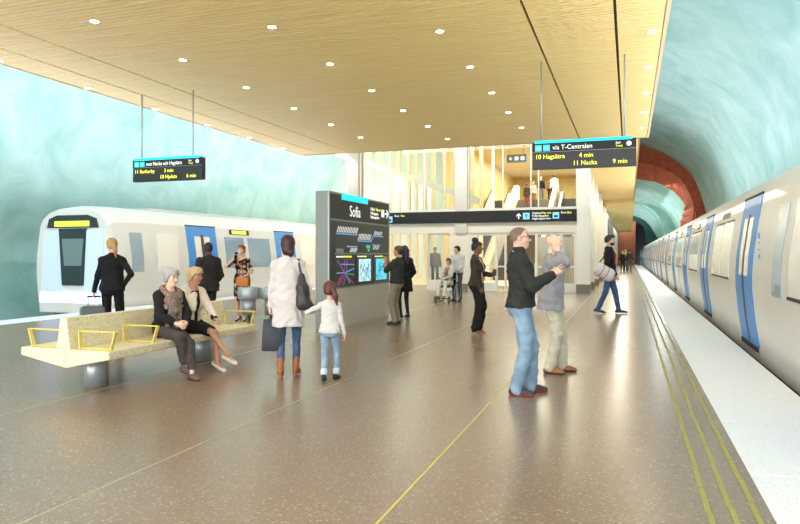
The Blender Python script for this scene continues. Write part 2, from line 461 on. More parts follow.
# narrower tunnel beyond the arch, then a second and a third smaller mouth
T1 = [(-3, 7.15), (.5, 7.2), (1.9, 6.9), (3.0, 6.45), (4.0, 5.6), (4.55, 4.4), (4.8, 2.8), (4.9, -1.3)]
cave('wall_tunnel', T1, 51, 76, .5, .18, M_ROCK2, 9.)
def portal(name, outer, inner, y, t, m):
    MB().prism(outer+inner[::-1], 'y', y, y+t).build(name, m, kind='structure')
I2 = [(-3, 6.9), (.6, 6.9), (1.5, 6.75), (2.3, 6.3), (2.9, 5.6), (3.25, 4.6), (3.4, 3.2), (4.6, 3.1), (4.6, -1.3)]
portal('trim_portal', [(-3, 9)]+[(x+.3, z+.8) for x, z in T1[1:-1]]+[(5.6, -1.3)], I2, 75.5, 1., M_ROCK2)
cave('wall_tunnel_inner', [(-3, 7.)]+[(x+.05, z+.05) for x, z in I2[1:6]]+[(3.6, 3.1), (4.7, 2.9), (4.75, -1.3)], 76.4, 100, .6, .12, M_ROCK2, 3.)
I3 = [(.0, 6.2), (.9, 6.2), (1.5, 5.9), (2.0, 5.2), (2.2, 4.2), (2.25, 3.15), (4.6, 3.1), (4.6, -1.3)]
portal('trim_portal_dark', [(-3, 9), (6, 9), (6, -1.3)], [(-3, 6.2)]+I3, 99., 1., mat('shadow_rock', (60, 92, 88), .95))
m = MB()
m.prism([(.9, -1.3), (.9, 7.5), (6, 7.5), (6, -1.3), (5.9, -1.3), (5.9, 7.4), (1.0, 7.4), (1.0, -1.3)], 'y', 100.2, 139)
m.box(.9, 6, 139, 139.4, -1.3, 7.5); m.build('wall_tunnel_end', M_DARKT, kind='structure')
MB().box(-3, .95, 108, 108.4, 0, 7).build('wall_end', M_BROWNW, kind='structure')

# wooden slat canopy --------------------------------------------------
def slats(name, xs, y0, y1, z, pitch, wd, h, m, parent=None):
    mb = MB(); y = y0
    while y+wd <= y1:
        for a, b in xs: mb.box(a+(.022 if a > xs[0][0] else .012), b-(.022 if b < xs[-1][1] else .012), y, y+wd, z, z+h)
        y += pitch
    return mb.build(name, m, parent, kind='structure')
XS = [(-10.9, -10.1), (-10.1, -9.05), (-9.05, -1.42), (-1.42, -.19), (-.19, .5)]
slats('ceiling', XS, -3.5, 21.3, 5.0, .108, .080, .06, M_WOOD)
m = MB(); [m.box(q-.025, q+.025, -3.5, 21.3, 5.062, 5.09) for q in (-10.1, -9.05, -1.42, -.19)]; m.build('ceiling_seams', M_BLACK, kind='structure')
m = MB(); m.box(-10.9, .5, -3.5, 21.3, 5.075, 5.3); m.build('ceiling_backing', M_WOODB, kind='structure')
m = MB(); m.box(-10.93, -10.9, -3.5, 21.33, 4.99, 5.32); m.box(.5, .56, -3.5, 21.33, 4.99, 5.32); m.box(-10.9, .5, 21.3, 21.33, 4.99, 5.32)
m.build('trim_canopy', mat('canopy_edge', (206, 186, 140), .5), kind='structure')
slats('ceiling_passage', [(-1.6, .28)], 21.6, 62, 5.0, .16, .12, .06, M_WOOD)
MB().box(-1.6, .32, 21.5, 62, 5.07, 5.4).box(.28, .32, 21.5, 62, 4.99, 5.4).box(-1.6, .28, 21.45, 21.5, 4.99, 5.4).build('ceiling_passage_backing', M_WOODB, kind='structure')
slats('ceiling_passage_far', [(-1.6, .34)], 45, 104, 4.78, .2, .16, .2, M_WOOD)
MB().box(-1.6, .36, 62, 104, 4.99, 5.4).build('ceiling_passage_far_backing', M_WOODB, kind='structure')

# downlights ------------------------------------------------------------
M_LENS = mat('lamp_lens', (255, 250, 240), .4, emit=(255, 247, 232), emit_s=14.)
M_RING = mat('lamp_ring', (196, 188, 172), .4, .6)
DL_W = 4.5
lamp = bpy.data.lights.new('downlight_lamp', 'AREA'); lamp.shape = 'DISK'; lamp.size = .13; lamp.energy = DL_W; lamp.color = (1., .98, .98); lamp.spread = math.radians(165)
ring = None; nlt = 0
for x, ph in ((-10.78, 11.23), (-7.6, 10.15), (-5.2, 11.23), (-2.81, 10.15), (.34, 11.24)):
    for j in range(-7, 6):
        y = ph+2.11*j
        if y < -3 or y > 20.6: continue
        root = empty('ceiling_downlight', (x, y, 5.0), 0, 'small round white downlight set flush in the wooden slat canopy', 'ceiling light', 'downlights in the slat canopy')
        if ring is None:
            b = MB(); pr = [(.058, .0), (.082, -.006), (.084, .012), (.058, .012)]
            n = 24; vs = [(r*math.cos(2*PI*t/n), r*math.sin(2*PI*t/n), z) for r, z in pr for t in range(n)]
            fs = [(i*n+t, i*n+(t+1) % n, ((i+1) % 4)*n+(t+1) % n, ((i+1) % 4)*n+t) for i in range(4) for t in range(n)]
            b.add(vs, fs, True); ring = b.build('ring', M_RING, root)
            b = MB(); b.lathe([(.06, -.004), (.06, .012)], n=24); lens = b.build('lens', M_LENS, root)
        else:
            c = ring.copy(); COL.objects.link(c); c.parent = root
            c = lens.copy(); COL.objects.link(c); c.parent = root
        lo = bpy.data.objects.new('lamp', lamp); COL.objects.link(lo); lo.location = (x, y, 4.985)
        nlt += 1

# station house facade -------------------------------------------------------
FY = 27.
def S(name, boxes, m, bev=0.):
    mb = MB()
    for b in boxes: mb.box(*b)
    return mb.build(name, m, kind='structure', bevel=bev)
S('wall_back_pier_left', [(-11.63, -11.11, FY-.1, FY+.5, 0, 6.6)], mat('pier_grey', (178, 168, 152), .6))
S('wall_back_pier_middle', [(-6.8, -6.29, FY-.1, FY+.5, 2.38, 6.6)], mat('pier_grey2', (200, 192, 178), .6))
S('wall_back_pier_right', [(-1.92, -1.43, FY-.12, FY+.5, .32, 6.6)], M_WHITE)
S('baseboard_back', [(-1.95, -1.41, FY-.14, FY+.5, 0, .34), (-6.75, -6.29, FY-.14, FY+.2, 0, .3)], M_GREYB)
S('wall_back_lintel', [(-11.11, -1.92, FY, FY+.35, 2.38, 3.34), (-11.11, -1.92, FY-.06, FY+.1, 3.26, 3.34)], M_BEIGE)
S('wall_back_top', [(-11.11, -1.43, FY, FY+.4, 6.25, 6.6)], M_WHITE)
S('wall_back_lower', [(-7.03, -6.19, FY, FY+.3, .0, 2.38), (-7.99, -7.03, FY, FY+.3, 0, .38), (-8.05, -7.99, FY, FY+.2, 0, 2.38)], M_BEIGE)
M_GLASS = glass_mat('clear_glass', (240, 244, 240), .035)
M_FRAME = mat('window_frame_white', (222, 216, 204), .45)
def window(n, x0, x1, z0, z1, mull, rails=(), y=FY+.1, fw=.05):
    b = MB(); b.box(x0, x0+fw, y, y+.08, z0, z1); b.box(x1-fw, x1, y, y+.08, z0, z1); b.box(x0+fw, x1-fw, y, y+.08, z0, z0+fw); b.box(x0+fw, x1-fw, y, y+.08, z1-fw, z1)
    for q in mull:
        w = q[1] if isinstance(q, tuple) else .045; q = q[0] if isinstance(q, tuple) else q
        b.box(q-w/2, q+w/2, y, y+.08, z0+fw, z1-fw)
    for a, c, z in rails: b.box(a, c, y+.01, y+.07, z, z+.05)
    root = b.build('window_%d' % n, M_FRAME, kind='structure')
    MB().box(x0+fw, x1-fw, y+.03, y+.045, z0+fw, z1-fw).build('pane', M_GLASS, root)
    return root
window(1, -11.11, -6.8, 3.34, 6.25, [-9.73, -8.17, (-7.3, .03)])
window(2, -6.29, -1.92, 3.34, 6.25, [(-5.25, .11), -4.85, (-3.72, .04), (-3.42, .05)])
window(3, -8.0, -7.03, .38, 2.38, [])
S('door_1', [(-6.19, -6.05, FY+.05, FY+.2, 0, 2.38), (-5.16, -5.06, FY+.05, FY+.2, 0, 2.38), (-4.78, -4.70, FY+.05, FY+.2, 0, 2.38), (-3.55, -3.45, FY+.05, FY+.2, 0, 2.38), (-2.62, -2.46, FY+.05, FY+.2, 0, 2.38), (-2.04, -1.92, FY+.05, FY+.2, 0, 2.38),
             (-6.05, -5.16, FY+.08, FY+.16, 0, .36), (-2.46, -2.04, FY+.08, FY+.16, 0, .36), (-6.05, -5.16, FY+.08, FY+.16, .98, 1.04), (-5.06, -4.78, FY+.08, FY+.16, .98, 1.04), (-2.46, -2.04, FY+.08, FY+.16, .98, 1.04), (-3.45, -2.62, FY+.08, FY+.16, .98, 1.04),
             (-6.05, -1.92, FY+.06, FY+.18, 2.28, 2.38)], M_FRAME)
d = bpy.data.objects['door_1']
MB().box(-6.05, -5.16, FY+.11, FY+.125, .36, 2.28).box(-5.06, -4.78, FY+.11, FY+.125, .1, 2.28).box(-3.45, -2.62, FY+.11, FY+.125, .05, 2.28).box(-2.46, -2.04, FY+.11, FY+.125, .36, 2.28).build('door_glass', M_GLASS, d)
# side wall of the passage with pilasters
S('wall_passage', [(-1.9, -1.6, FY+.5, 108, 0, 5.0)], M_WHITE)
for i, (y, d_) in enumerate(((30.2, .04), (34.2, .07), (39.5, .1), (46, .13))):
    S('wall_passage_pilaster_%d' % (i+1), [(-1.6, -1.47+d_*.3, y, y+.6, .3, 5.0)], M_WHITE)
    S('baseboard_passage_%d' % (i+1), [(-1.6, -1.44+d_*.3, y-.02, y+.62, 0, .3)], M_GREYB)
S('window_4', [(-1.6, -1.58, 49, 100, 2.2, 4.95)], mat('pale_teal_glass', (196, 226, 222), .3))
# hall behind the facade
S('wall_hall_right', [(-1.92, -1.8, FY+.5, 62, 0, 8.4)], M_WOODW)
S('wall_hall_back', [(-16, -1.8, 62, 62.3, 0, 8.4)], M_WOODW)
S('wall_hall_middle', [(-10.2, -9.9, 38, 62, 0, 8.4)], M_WOODW)
S('ceiling_hall', [(-16, -1.8, FY+.4, 62.3, 8.4, 8.6)], M_WOODW)
S('floor_hall', [(-16, -1.9, FY+5, 62, -.1, .002)], M_BEIGE)
S('floor_upper', [(-9.9, -1.92, 48.2, 62, 5.0, 5.4)], M_GREYB)
S('wall_hall_left', [(-19, -10, 38.6, 38.9, 0, 8.6)], mat('hall_pale', (198, 212, 208), .8))
# slatted fin screen
M_FIN = wood_mat('fin_wood', (222, 206, 172), (236, 222, 192), (3., 3., .5))
fin = MB().box(-14.6, -7.0, 33.4, 33.75, 0, .25).build('fin_screen', M_FIN); 
tag(fin, 'screen of tall pale wooden fins behind the glass left of the middle pier', 'screen')
rr = random.Random(5); x = -14.5; f0 = None
while x < -7.0:
    w = rr.choice((.14, .18, .24))
    b = MB().box(x, x+w, 33.42, 33.72, .25, 8.3).build('fin', M_FIN, fin); x += w+rr.choice((.26, .32, .42))
tag(MB().prism([(-14.2, 6.87), (-14.2, 6.52), (-6.7, 3.85), (-6.7, 4.2)], 'y', 31.3, 31.6).build('stair_stringer', M_WHITE), 'pale sloping stair beam crossing the fin screen behind glass', 'stair beam')
# stairs with balustrades going up
st = empty('staircase', (-6.27, 38.8, 0), 0, 'grey staircase rising between two white balustrades behind the glass front', 'staircase')
n = 32; b = MB()
for i in range(n): b.box(-1.25, 1.25, i*.3, i*.3+.32, max(0, i*.169-.3), (i+1)*.169)
b.build('steps', mat('stair_grey', (104, 98, 92), .7), st)
for s_ in (-1, 1):
    x = s_*1.40
    MB().prism([(-.9, 0), (-.9, .95), (9.3, 6.45), (10.2, 6.45), (10.2, 5.3), (.2, 0)], 'x', x-.13, x+.13).build('balustrade', M_WHITE, st)
for nm, xx, lab in (('escalator', -8.72, 'white sided escalator left of the staircase behind the glass front'), ('escalator.001', -3.82, 'grey sided escalator right of the staircase behind the glass front')):
    e = empty('escalator', (xx, 38.8, 0), 0, lab, 'escalator', 'escalators behind the glass front')
    b = MB()
    for i in range(n): b.box(-.5, .5, i*.3, i*.3+.32, max(0, i*.169-.3), (i+1)*.169)
    b.build('steps', mat('escalator_steps', (88, 86, 84), .5, .5), e)
    for s_ in (-1, 1):
        x = s_*.64
        MB().prism([(-.9, 0), (-.9, .5), (9.3, 5.9), (10.2, 5.9), (10.2, 5.3), (.2, 0)], 'x', x-.13, x+.13).build('side_panel', M_WHITE if xx < -5 else M_STEELD, e)
        pth = [(x, -.8, .3), (x, -1.05, .6), (x, -.85, .95), (x, 9.3, 6.35), (x, 10.2, 6.4)]
        MB().tube(pth, .045, 8).build('handrail', M_BLACK, e)
# ticket barriers / lift block glimpsed low behind the doors
li = MB().box(-4.2, -2.5, 33, 36, 0, 2.35).build('lift_shaft', mat('lift_grey', (150, 142, 132), .5)); tag(li, 'grey boxed lift shaft behind the glass doors on the right', 'lift')
MB().box(-3.9, -2.8, 32.97, 33, .02, 2.1).build('door', M_STEELD, li)

# lamps of the hall, tunnel and passage, plus added fill lights without fixtures
def area(name, loc, size, power, rot=(0, 0, 0), col=(1, 1, 1), sy=None, spread=180):
    l = bpy.data.lights.new(name, 'AREA'); l.energy = power; l.color = col; l.size = size; l.spread = math.radians(spread)
    if sy: l.shape = 'RECTANGLE'; l.size_y = sy
    o = bpy.data.objects.new(name, l); COL.objects.link(o); o.location = loc; o.rotation_euler = rot; return o
WARM = (1, .93, .8)
area('hall_lamp', (-5.6, 50, 8.3), 5, 1350, col=WARM, sy=16)
area('hall_lamp', (-5, 33, 8.3), 5, 320, col=WARM, sy=6)
area('hall_lamp', (-12, 31, 8.3), 3, 75, col=(1, .97, .92), sy=5)
area('hall_lamp', (-5, 31.5, 2.33+.9), 4, 80, rot=(0, 0, 0), col=WARM, sy=3)
area('rock_lamp', (-12.3, 35.6, 8.2), 3, 130, rot=(math.radians(-30), 0, 0), col=(.95, 1, 1), sy=1)
RXX = math.radians
WASH = (.96, 1., 1.)
area('rock_fill', (-11.2, 20, 5.45), .3, 500, rot=(0, RXX(62), 0), col=WASH, sy=54)  # unseen fill added at the canopy edge to lighten the lower left rock
UPC = (.97, .98, 1.06)
area('canopy_fill', (2.2, 16, 3.05), .4, 820, rot=(RXX(180), 0, 0), col=UPC, sy=42)  # added fill above the right train, brightens the canopy underside; no fixture
area('canopy_fill', (-14.2, 19, 3.1), .4, 1500, rot=(RXX(180), 0, 0), col=UPC, sy=54)  # added fill at left train-roof height, also without a fixture
area('tunnel_lamp', (2.4, 60, 6.4), .4, 420, col=WASH, sy=22)
area('facade_fill', (-6, 23.2, 6.6), 9, 190, rot=(math.radians(52), 0, 0), col=(1, .97, .95), sy=.4)  # unseen fill added beyond the canopy end to brighten the house front
area('passage_lamp', (-.6, 44, 4.7), .5, 400, col=WARM, sy=34)
area('passage_lamp', (-.6, 84, 4.6), .5, 260, col=WARM, sy=36)

po = empty('wall_poster', (-1.58, 64, 2.5), 0, 'dark framed poster high on the white passage wall beyond the bearded person', 'poster')
MB().box(0, .04, -9, 9, 0, 1.9).build('frame', M_BLACK, po); MB().box(.04, .045, -8.6, 8.6, .1, 1.8).build('print', mat('poster_print', (120, 110, 104), .5, noise=(2, (60, 54, 56), .4, .6)), po)
# ================================================================== THINGS
RX = math.radians
# ---------------------------------------------------------------- hanging departure signs
def hanging_sign(label, x0, x1, y, z0, z1, rods, via, l1, l2, sub, vs=.95):
    t = empty('departure_sign', ((x0+x1)/2, y, z0), 0, label, 'sign')
    w = x1-x0; h = z1-z0; hw = w/2
    MB().box(-hw, hw, -.06, .06, 0, h-.035).build('case', M_LED, t, bevel=.004)
    MB().box(-hw, hw, -.064, -.055, h*.60, h-.035).build('header_panel', M_SIGN, t)
    MB().box(-hw+.04, hw-.07, -.066, .06, h-.05, h).build('cyan_strip', M_CYAN, t)
    MB().box(-hw, hw, -.066, -.06, h*.595, h*.605).build('divider', M_STEELD, t)
    for rx in rods:
        MB().tube([(rx-(x0+x1)/2, 0, h-.03), (rx-(x0+x1)/2, 0, 5.02-z0)], .014, 10).build('rod', M_STEEL, t)
    R = (RX(90), 0, 0); f = -.068
    ty = h*.68
    for i, n_ in enumerate(('10', '11')):
        bx = -hw+.05+i*.145
        p = MB().box(bx, bx+.115, -.070, -.06, ty-.025, ty+.085).build('line_badge', M_CYAN, t)
        text_mesh('lettering', n_, .085, M_TXTW, p, (bx+.0575, -.072, ty+.0), R, 'CENTER')
    text_mesh('lettering', via, .115, M_TXTW, t, (-hw+.36, f-.002, ty-.005), R, sx=vs)
    text_mesh('lettering', l1[0], .115, M_TXTY, t, (-hw+.05, f, h*.36), R, sx=.95)
    text_mesh('lettering', l1[1], .115, M_TXTY, t, (-hw+w*.46, f, h*.36), R, sx=.95)
    text_mesh('lettering', l2[0], .115, M_TXTY, t, (-hw+w*.40, f, h*.10), R, sx=.95)
    text_mesh('lettering', l2[1], .115, M_TXTY, t, (-hw+w*.78, f, h*.10), R, sx=.95)
    # round information mark and the two small words beside it
    c = MB().lathe([(.042, -.003), (.042, .003)], n=20).build('info_mark', M_TXTW, t)
    c.location = (hw-.12, -.066, h*.76); c.rotation_euler = R
    text_mesh('info_letter', 'i', .075, M_SIGN, t, (hw-.12, -.071, h*.705), R, 'CENTER')
    text_mesh('lettering', sub[0], .05, M_TXTW, t, (hw-.34, f-.002, h*.77), R)
    text_mesh('lettering', sub[1], .05, M_TXTY, t, (hw-.34, f-.002, h*.66), R)
    return t
hanging_sign('black departure sign hung on two rods in front of the teal rock on the left', -10.32, -8.53, 12.1, 3.09, 3.60, (-10.13, -8.80), 'mot Nacka och Hags\u00e4tra', ('11 Barkarby', '3 min'), ('10 Hjulsta', '6 min'), ('Sp\u00e5r', 'Track'), .80)
hanging_sign('larger looking black departure sign hung above the bald man, reading via T-Centralen', -1.66, .12, 12.35, 3.04, 3.555, (-1.51, -.075), 'via T-Centralen', ('10 Hags\u00e4tra', '4 min'), ('11 Nacka', '9 min'), ('Sp\u00e5r', 'Track'))
# small pictogram sign inside the hall, half behind the departure sign
t = empty('pictogram_sign', (-4.62, 29.2, 5.5), 0, 'small dark pictogram sign hanging in the hall beside the right departure sign', 'sign')
MB().box(-.42, .42, -.04, .04, 0, .34).build('case', mat('pictogram_grey', (84, 88, 96), .5), t)
for x in (-.08, .18): MB().box(x, x+.16, -.05, -.04, .09, .25).build('pictogram', M_TXTW, t)
b = MB().box(-.32, -.30+.1, -.05, -.04, .155, .185).box(-.275, -.245, -.05, -.04, .1, .24).build('plus_mark', M_TXTW, t)
for x in (-.3, .3): MB().tube([(x, 0, .33), (x, 0, 2.9)], .012, 8).build('rod', M_STEEL, t)

# ---------------------------------------------------------------- band sign on the facade
t = empty('direction_sign', (-6.5, FY-.1, 2.8), 0, 'long charcoal direction band across the station house front', 'sign')
MB().box(-4.6, 4.58, -.04, .04, 0, .475).build('panel', M_SIGN, t)
R = (RX(90), 0, 0)
def icon(parent, x, z, s, kind):
    p = MB().box(x, x+s, -.052, -.04, z, z+s).build('icon', M_ICON, parent)
    b = MB()
    if kind == 'bus': b.box(x+s*.2, x+s*.8, -.056, -.05, z+s*.25, z+s*.55).box(x+s*.28, x+s*.4, -.056, -.05, z+s*.17, z+s*.27).box(x+s*.6, x+s*.72, -.056, -.05, z+s*.17, z+s*.27)
    else: b.box(x+s*.44, x+s*.56, -.056, -.05, z+s*.2, z+s*.7).box(x+s*.28, x+s*.72, -.056, -.05, z+s*.62, z+s*.74)
    b.build('pictogram', M_SIGN, p)
def arrow(parent, x, z, s, ang):
    b = MB(); w = .09*s
    b.box(-w, w, -.012, 0, -.45*s, .35*s)
    for sg in (-1, 1):
        b.add([(0, 0, .5*s), (sg*.38*s, 0, .1*s), (sg*.38*s, 0, -.08*s), (0, 0, .28*s), (0, -.012, .5*s), (sg*.38*s, -.012, .1*s), (sg*.38*s, -.012, -.08*s), (0, -.012, .28*s)],
              [(0, 1, 2, 3), (7, 6, 5, 4), (0, 4, 5, 1), (2, 6, 7, 3), (1, 5, 6, 2), (3, 7, 4, 0)])
    o = b.build('arrow', M_TXTW, parent); o.location = (x, -.041, z); o.rotation_euler = (0, ang, 0); return o
arrow(t, 2.33, .23, .24, 0)
icon(t, 2.5, .1, .26, 't'); icon(t, 3.66, .11, .25, 'bus')
for s_, m_, x, z in (('Utg\u00e5ng', M_TXTW, 2.86, .31), ('Way out', M_TXTY, 3.19, .31), ('Folkungagatan', M_TXTW, 2.86, .2), ('Stigbergsparken', M_TXTW, 2.86, .09), ('Buss', M_TXTW, 3.98, .31), ('Bus', M_TXTY, 4.22, .31), ('Buss', M_TXTW, -2.92, .30), ('Bus', M_TXTY, -2.64, .30)):
    text_mesh('lettering', s_, .115, m_, t, (x, -.043, z), R)
icon(t, -3.28, .06, .26, 'bus')

# ---------------------------------------------------------------- name board with maps
t = empty('information_board', (-5.63, 12.12, 0), 0, 'tall grey freestanding board headed Sofia with line and street maps', 'information board')
LB = 3.54; HB = 2.77
M_BODY = mat('board_body', (134, 140, 134), .5)
M_LOWER = mat('board_lower', (190, 184, 172), .35)
MB().box(-.30, -.03, 0, LB, 0, HB).build('body', M_BODY, t, bevel=.008)
MB().box(-.03, -.004, .0, LB, 0, .80).build('lower_panel', M_LOWER, t)
b = MB().box(-.03, .0, .0, .05, .80, HB).box(-.03, 0, LB-.05, LB, .80, HB).box(-.03, 0, .05, LB-.05, HB-.04, HB).box(-.03, 0, .05, LB-.05, .80, .83).box(-.03, .0, .05, LB-.05, 2.19, 2.225).box(-.03, 0, .3, LB-.05, 1.50, 1.535)
b.build('frame', M_STEELD, t)
MB().box(-.03, -.010, .05, LB-.05, 2.225, HB-.04).build('header_panel', M_SIGNB, t)
MB().box(-.03, -.010, .05, .32, .83, 2.19).build('blank_panel', mat('board_blank', (58, 58, 54), .5), t)  # plain panel in one even dark grey
MB().box(-.03, .006, .63, 2.08, HB-.13, HB+.004).build('cyan_strip', M_CYAN, t)
RP = (RX(90), 0, RX(90))
text_mesh('lettering', 'Sofia', .34, M_TXTW, t, (-.006, 1.05, 2.315), RP, sx=.95)
for s_, y, z, m_ in (('Utg\u00e5ng', 2.27, 2.53, M_TXTW), ('Way out', 2.60, 2.53, M_TXTY), ('Folkungagatan', 2.27, 2.43, M_TXTW), ('Stigbergsparken', 2.27, 2.34, M_TXTW)):
    text_mesh('lettering', s_, .09, m_, t, (-.007, y, z), RP)
MB().box(-.012, -.002, 3.0, 3.17, 2.40, 2.58).build('icon', M_TXTW, t)
o = arrow(t, 0, 0, .26, 0); o.location = (-.008, 3.34, 2.49); o.rotation_euler = (RX(-90), 0, RX(90)); o.rotation_euler = Matrix(((0, 1, 0), (0, 0, 1), (1, 0, 0))).inverted().to_euler() if False else (0, 0, 0)
# arrow pointing along +y, lying on the board face
o.rotation_euler = (Matrix.Rotation(RX(90), 4, 'Z') @ Matrix.Rotation(RX(90), 4, 'Y')).to_euler()
# line map
lm = MB().box(-.03, -.008, .32, LB-.05, 1.535, 2.19).build('line_map', mat('map_dark', (60, 58, 56), .4), t)
M_LB = mat('map_blue', (96, 168, 220), .4, emit=(96, 168, 220), emit_s=.25)
M_GRN = mat('map_green', (70, 190, 160), .4, emit=(70, 190, 160), emit_s=.2)
M_MAG = mat('map_magenta', (190, 70, 130), .4, emit=(190, 70, 130), emit_s=.2)
M_VIO = mat('map_violet', (120, 110, 190), .4, emit=(120, 110, 190), emit_s=.2)
def strokes(name, segs, w, m, parent, x=-.004):
    b = MB()
    for (ya, za, yb, zb) in segs:
        d = Vector((yb-ya, zb-za)); L_ = d.length
        if L_ == 0: continue
        nx, nz = -d.y/L_*w/2, d.x/L_*w/2
        q = [(ya+nx, za+nz), (yb+nx, zb+nz), (yb-nx, zb-nz), (ya-nx, za-nz)]
        b.prism(q, 'x', x-.004, x)
    return b.build(name, m, parent)
strokes('route', [(.36, 1.93, 1.5, 1.93), (1.5, 1.80, 2.3, 1.80), (.9, 1.67, 1.48, 1.67), (2.45, 1.93, 3.1, 1.93), (2.4, 1.72, 2.9, 1.72), (2.3, 1.80, 2.6, 2.05)], .028, M_LB, lm)
tick = [(.40+i*.085, 1.96, .40+i*.085+.09, 2.08) for i in range(13)]+[(1.54+i*.085, 1.83, 1.54+i*.085+.09, 1.96) for i in range(9)]+[(1.08+i*.075, 1.55, 1.08+i*.075+.07, 1.64) for i in range(5)]+[(2.5+i*.09, 1.96, 2.56+i*.09, 2.04) for i in range(6)]+[(2.45+i*.1, 1.62, 2.5+i*.1, 1.7) for i in range(4)]
for a_, b_ in ((0, 13), (13, 22), (22, 27), (27, 33), (33, 37)): strokes('stop_names', tick[a_:b_], .016, M_TXTW, lm)
strokes('legend', [(2.0, 1.68, 2.25, 1.68), (2.1, 1.6, 2.2, 1.6)], .07, M_GRN, lm)
MB().box(-.03, -.004, .36, .72, 1.54, 1.62).build('note', mat('note_grey', (150, 160, 150), .5), lm)
# three lower maps
mp = MB().box(-.03, -.008, .32, 1.36, .83, 1.50).build('metro_map', bpy.data.materials['map_dark'], t)
MB().box(-.03, -.004, .36, .7, 1.44, 1.47).build('heading', M_TXTW, mp); MB().box(-.03, -.004, .72, 1.15, 1.44, 1.47).build('heading', M_TXTY, mp)
strokes('route', [(.4, .88, .75, 1.15), (.75, 1.15, .8, 1.4), (.75, 1.15, 1.0, 1.0), (1.0, 1.0, 1.25, .88), (.5, .86, .82, 1.1)], .022, M_MAG, mp)
strokes('route', [(.38, 1.12, .8, 1.12), (.8, 1.12, 1.3, 1.2), (.6, 1.3, 1.3, 1.28)], .022, M_LB, mp)
strokes('route', [(.42, 1.38, .8, 1.1), (.8, 1.1, 1.1, .9), (.9, 1.4, .9, 1.1), (.7, .86, .9, 1.1)], .022, M_VIO, mp)
strokes('route', [(.85, 1.1, 1.05, .88), (.9, 1.1, 1.3, 1.06)], .02, M_GRN, mp)
M_MAPL = mat('map_screen', (190, 226, 236), .4, emit=(170, 225, 240), emit_s=.45, noise=(9, (90, 130, 170), .5, .62))
M_MAPC = mat('map_screen_cyan', (110, 216, 236), .4, emit=(70, 200, 225), emit_s=.45, noise=(7, (60, 110, 150), .55, .66))
for nm, ya, yb, m_ in (('street_map', 1.42, 2.42, M_MAPL), ('street_map', 2.48, LB-.05, M_MAPC)):
    p = MB().box(-.03, -.008, ya, yb, .83, 1.50).build(nm, bpy.data.materials['map_dark'], t)
    MB().box(-.03, -.004, ya+.15, yb-.14, .90, 1.40).build('screen', m_, p)
    MB().box(-.03, -.004, ya+.06, ya+.3, 1.445, 1.47).build('heading', M_TXTW, p); MB().box(-.03, -.004, ya+.32, ya+.6, 1.445, 1.47).build('heading', M_TXTY, p)
    rr = random.Random(ya)
    strokes('street', [(ya+.18+rr.random()*.6, .93+rr.random()*.43, ya+.18+rr.random()*.6, .93+rr.random()*.43) for _ in range(9)], .012, mat('map_street', (70, 100, 140), .5), p, -.001)

# ---------------------------------------------------------------- bench
BX, BY0, BL = -5.765, 5.68, 2.98
t = empty('bench', (BX, BY0, 0), 0, 'long back-to-back terrazzo bench with yellow armrests on steel pedestals', 'bench')
for s_ in (-1, 1):
    w_ = .585 if s_ > 0 else .63
    pts = [(s_*.0, .27), (s_*w_, .385), (s_*w_, .475), (s_*.0, .475)]
    MB().prism(pts, 'y', 0, BL).build('seat', M_BENCH, t, bevel=.012)
MB().prism([(-.125, .47), (.065, .47), (.015, .815), (-.075, .815)], 'y', 0.0, BL-.03).build('backrest', M_BENCH, t, bevel=.012)
M_ARM = mat('armrest_yellow', (226, 202, 96), .45)
def armrest(s_, y):
    b = MB(); w, th = .045, .014
    def bar(p, q):
        d = Vector((q[0]-p[0], q[1]-p[1])); n_ = Vector((-d.y, d.x)).normalized()*th/2
        b.prism([(p[0]+n_.x, p[1]+n_.y), (q[0]+n_.x, q[1]+n_.y), (q[0]-n_.x, q[1]-n_.y), (p[0]-n_.x, p[1]-n_.y)], 'y', y-w/2, y+w/2)
    bar((s_*.125, .475), (s_*.115, .672)); bar((s_*.600, .672), (s_*.535, .475))
    for p_, q_ in (((s_*.113, .668), (s_*.600, .668)), ((s_*.125, .486), (s_*.54, .486))): b.tube([(p_[0], y, p_[1]), (q_[0], y, q_[1])], .0095, 8)
    b.build('armrest', M_ARM, t)
for y in (.09, .76, BL-.1): armrest(1, y)
for y in (.09, BL-.1): armrest(-1, y)
for y in (.45, 2.48):
    b = MB(); n_ = 20
    b.lathe([(.135, 0), (.135, .37)], (0, y, 0), 28); o = b.build('pedestal', M_STEEL, t); o.scale = (.9, 1, 1)
# ---------------------------------------------------------------- litter bins
for i, (px, py, lab) in enumerate(((-7.62, 12.40, 'steel drum litter bin partly in front of the floral dress'), (-7.17, 12.56, 'steel drum litter bin just left of the white tunic'))):
    t = empty('litter_bin', (px, py, 0), 0, lab, 'bin')
    MB().lathe([(.145, .22), (.145, .60)], n=36).build('drum', M_STEEL, t)
    MB().lathe([(.225, .56), (.232, .57), (.232, .80), (.225, .81), (.19, .81), (.19, .76)], n=36).build('hood', M_STEEL, t)
    MB().lathe([(.12, 0), (.12, .015), (.045, .02), (.045, .23)], n=20).build('foot', M_STEELD, t)

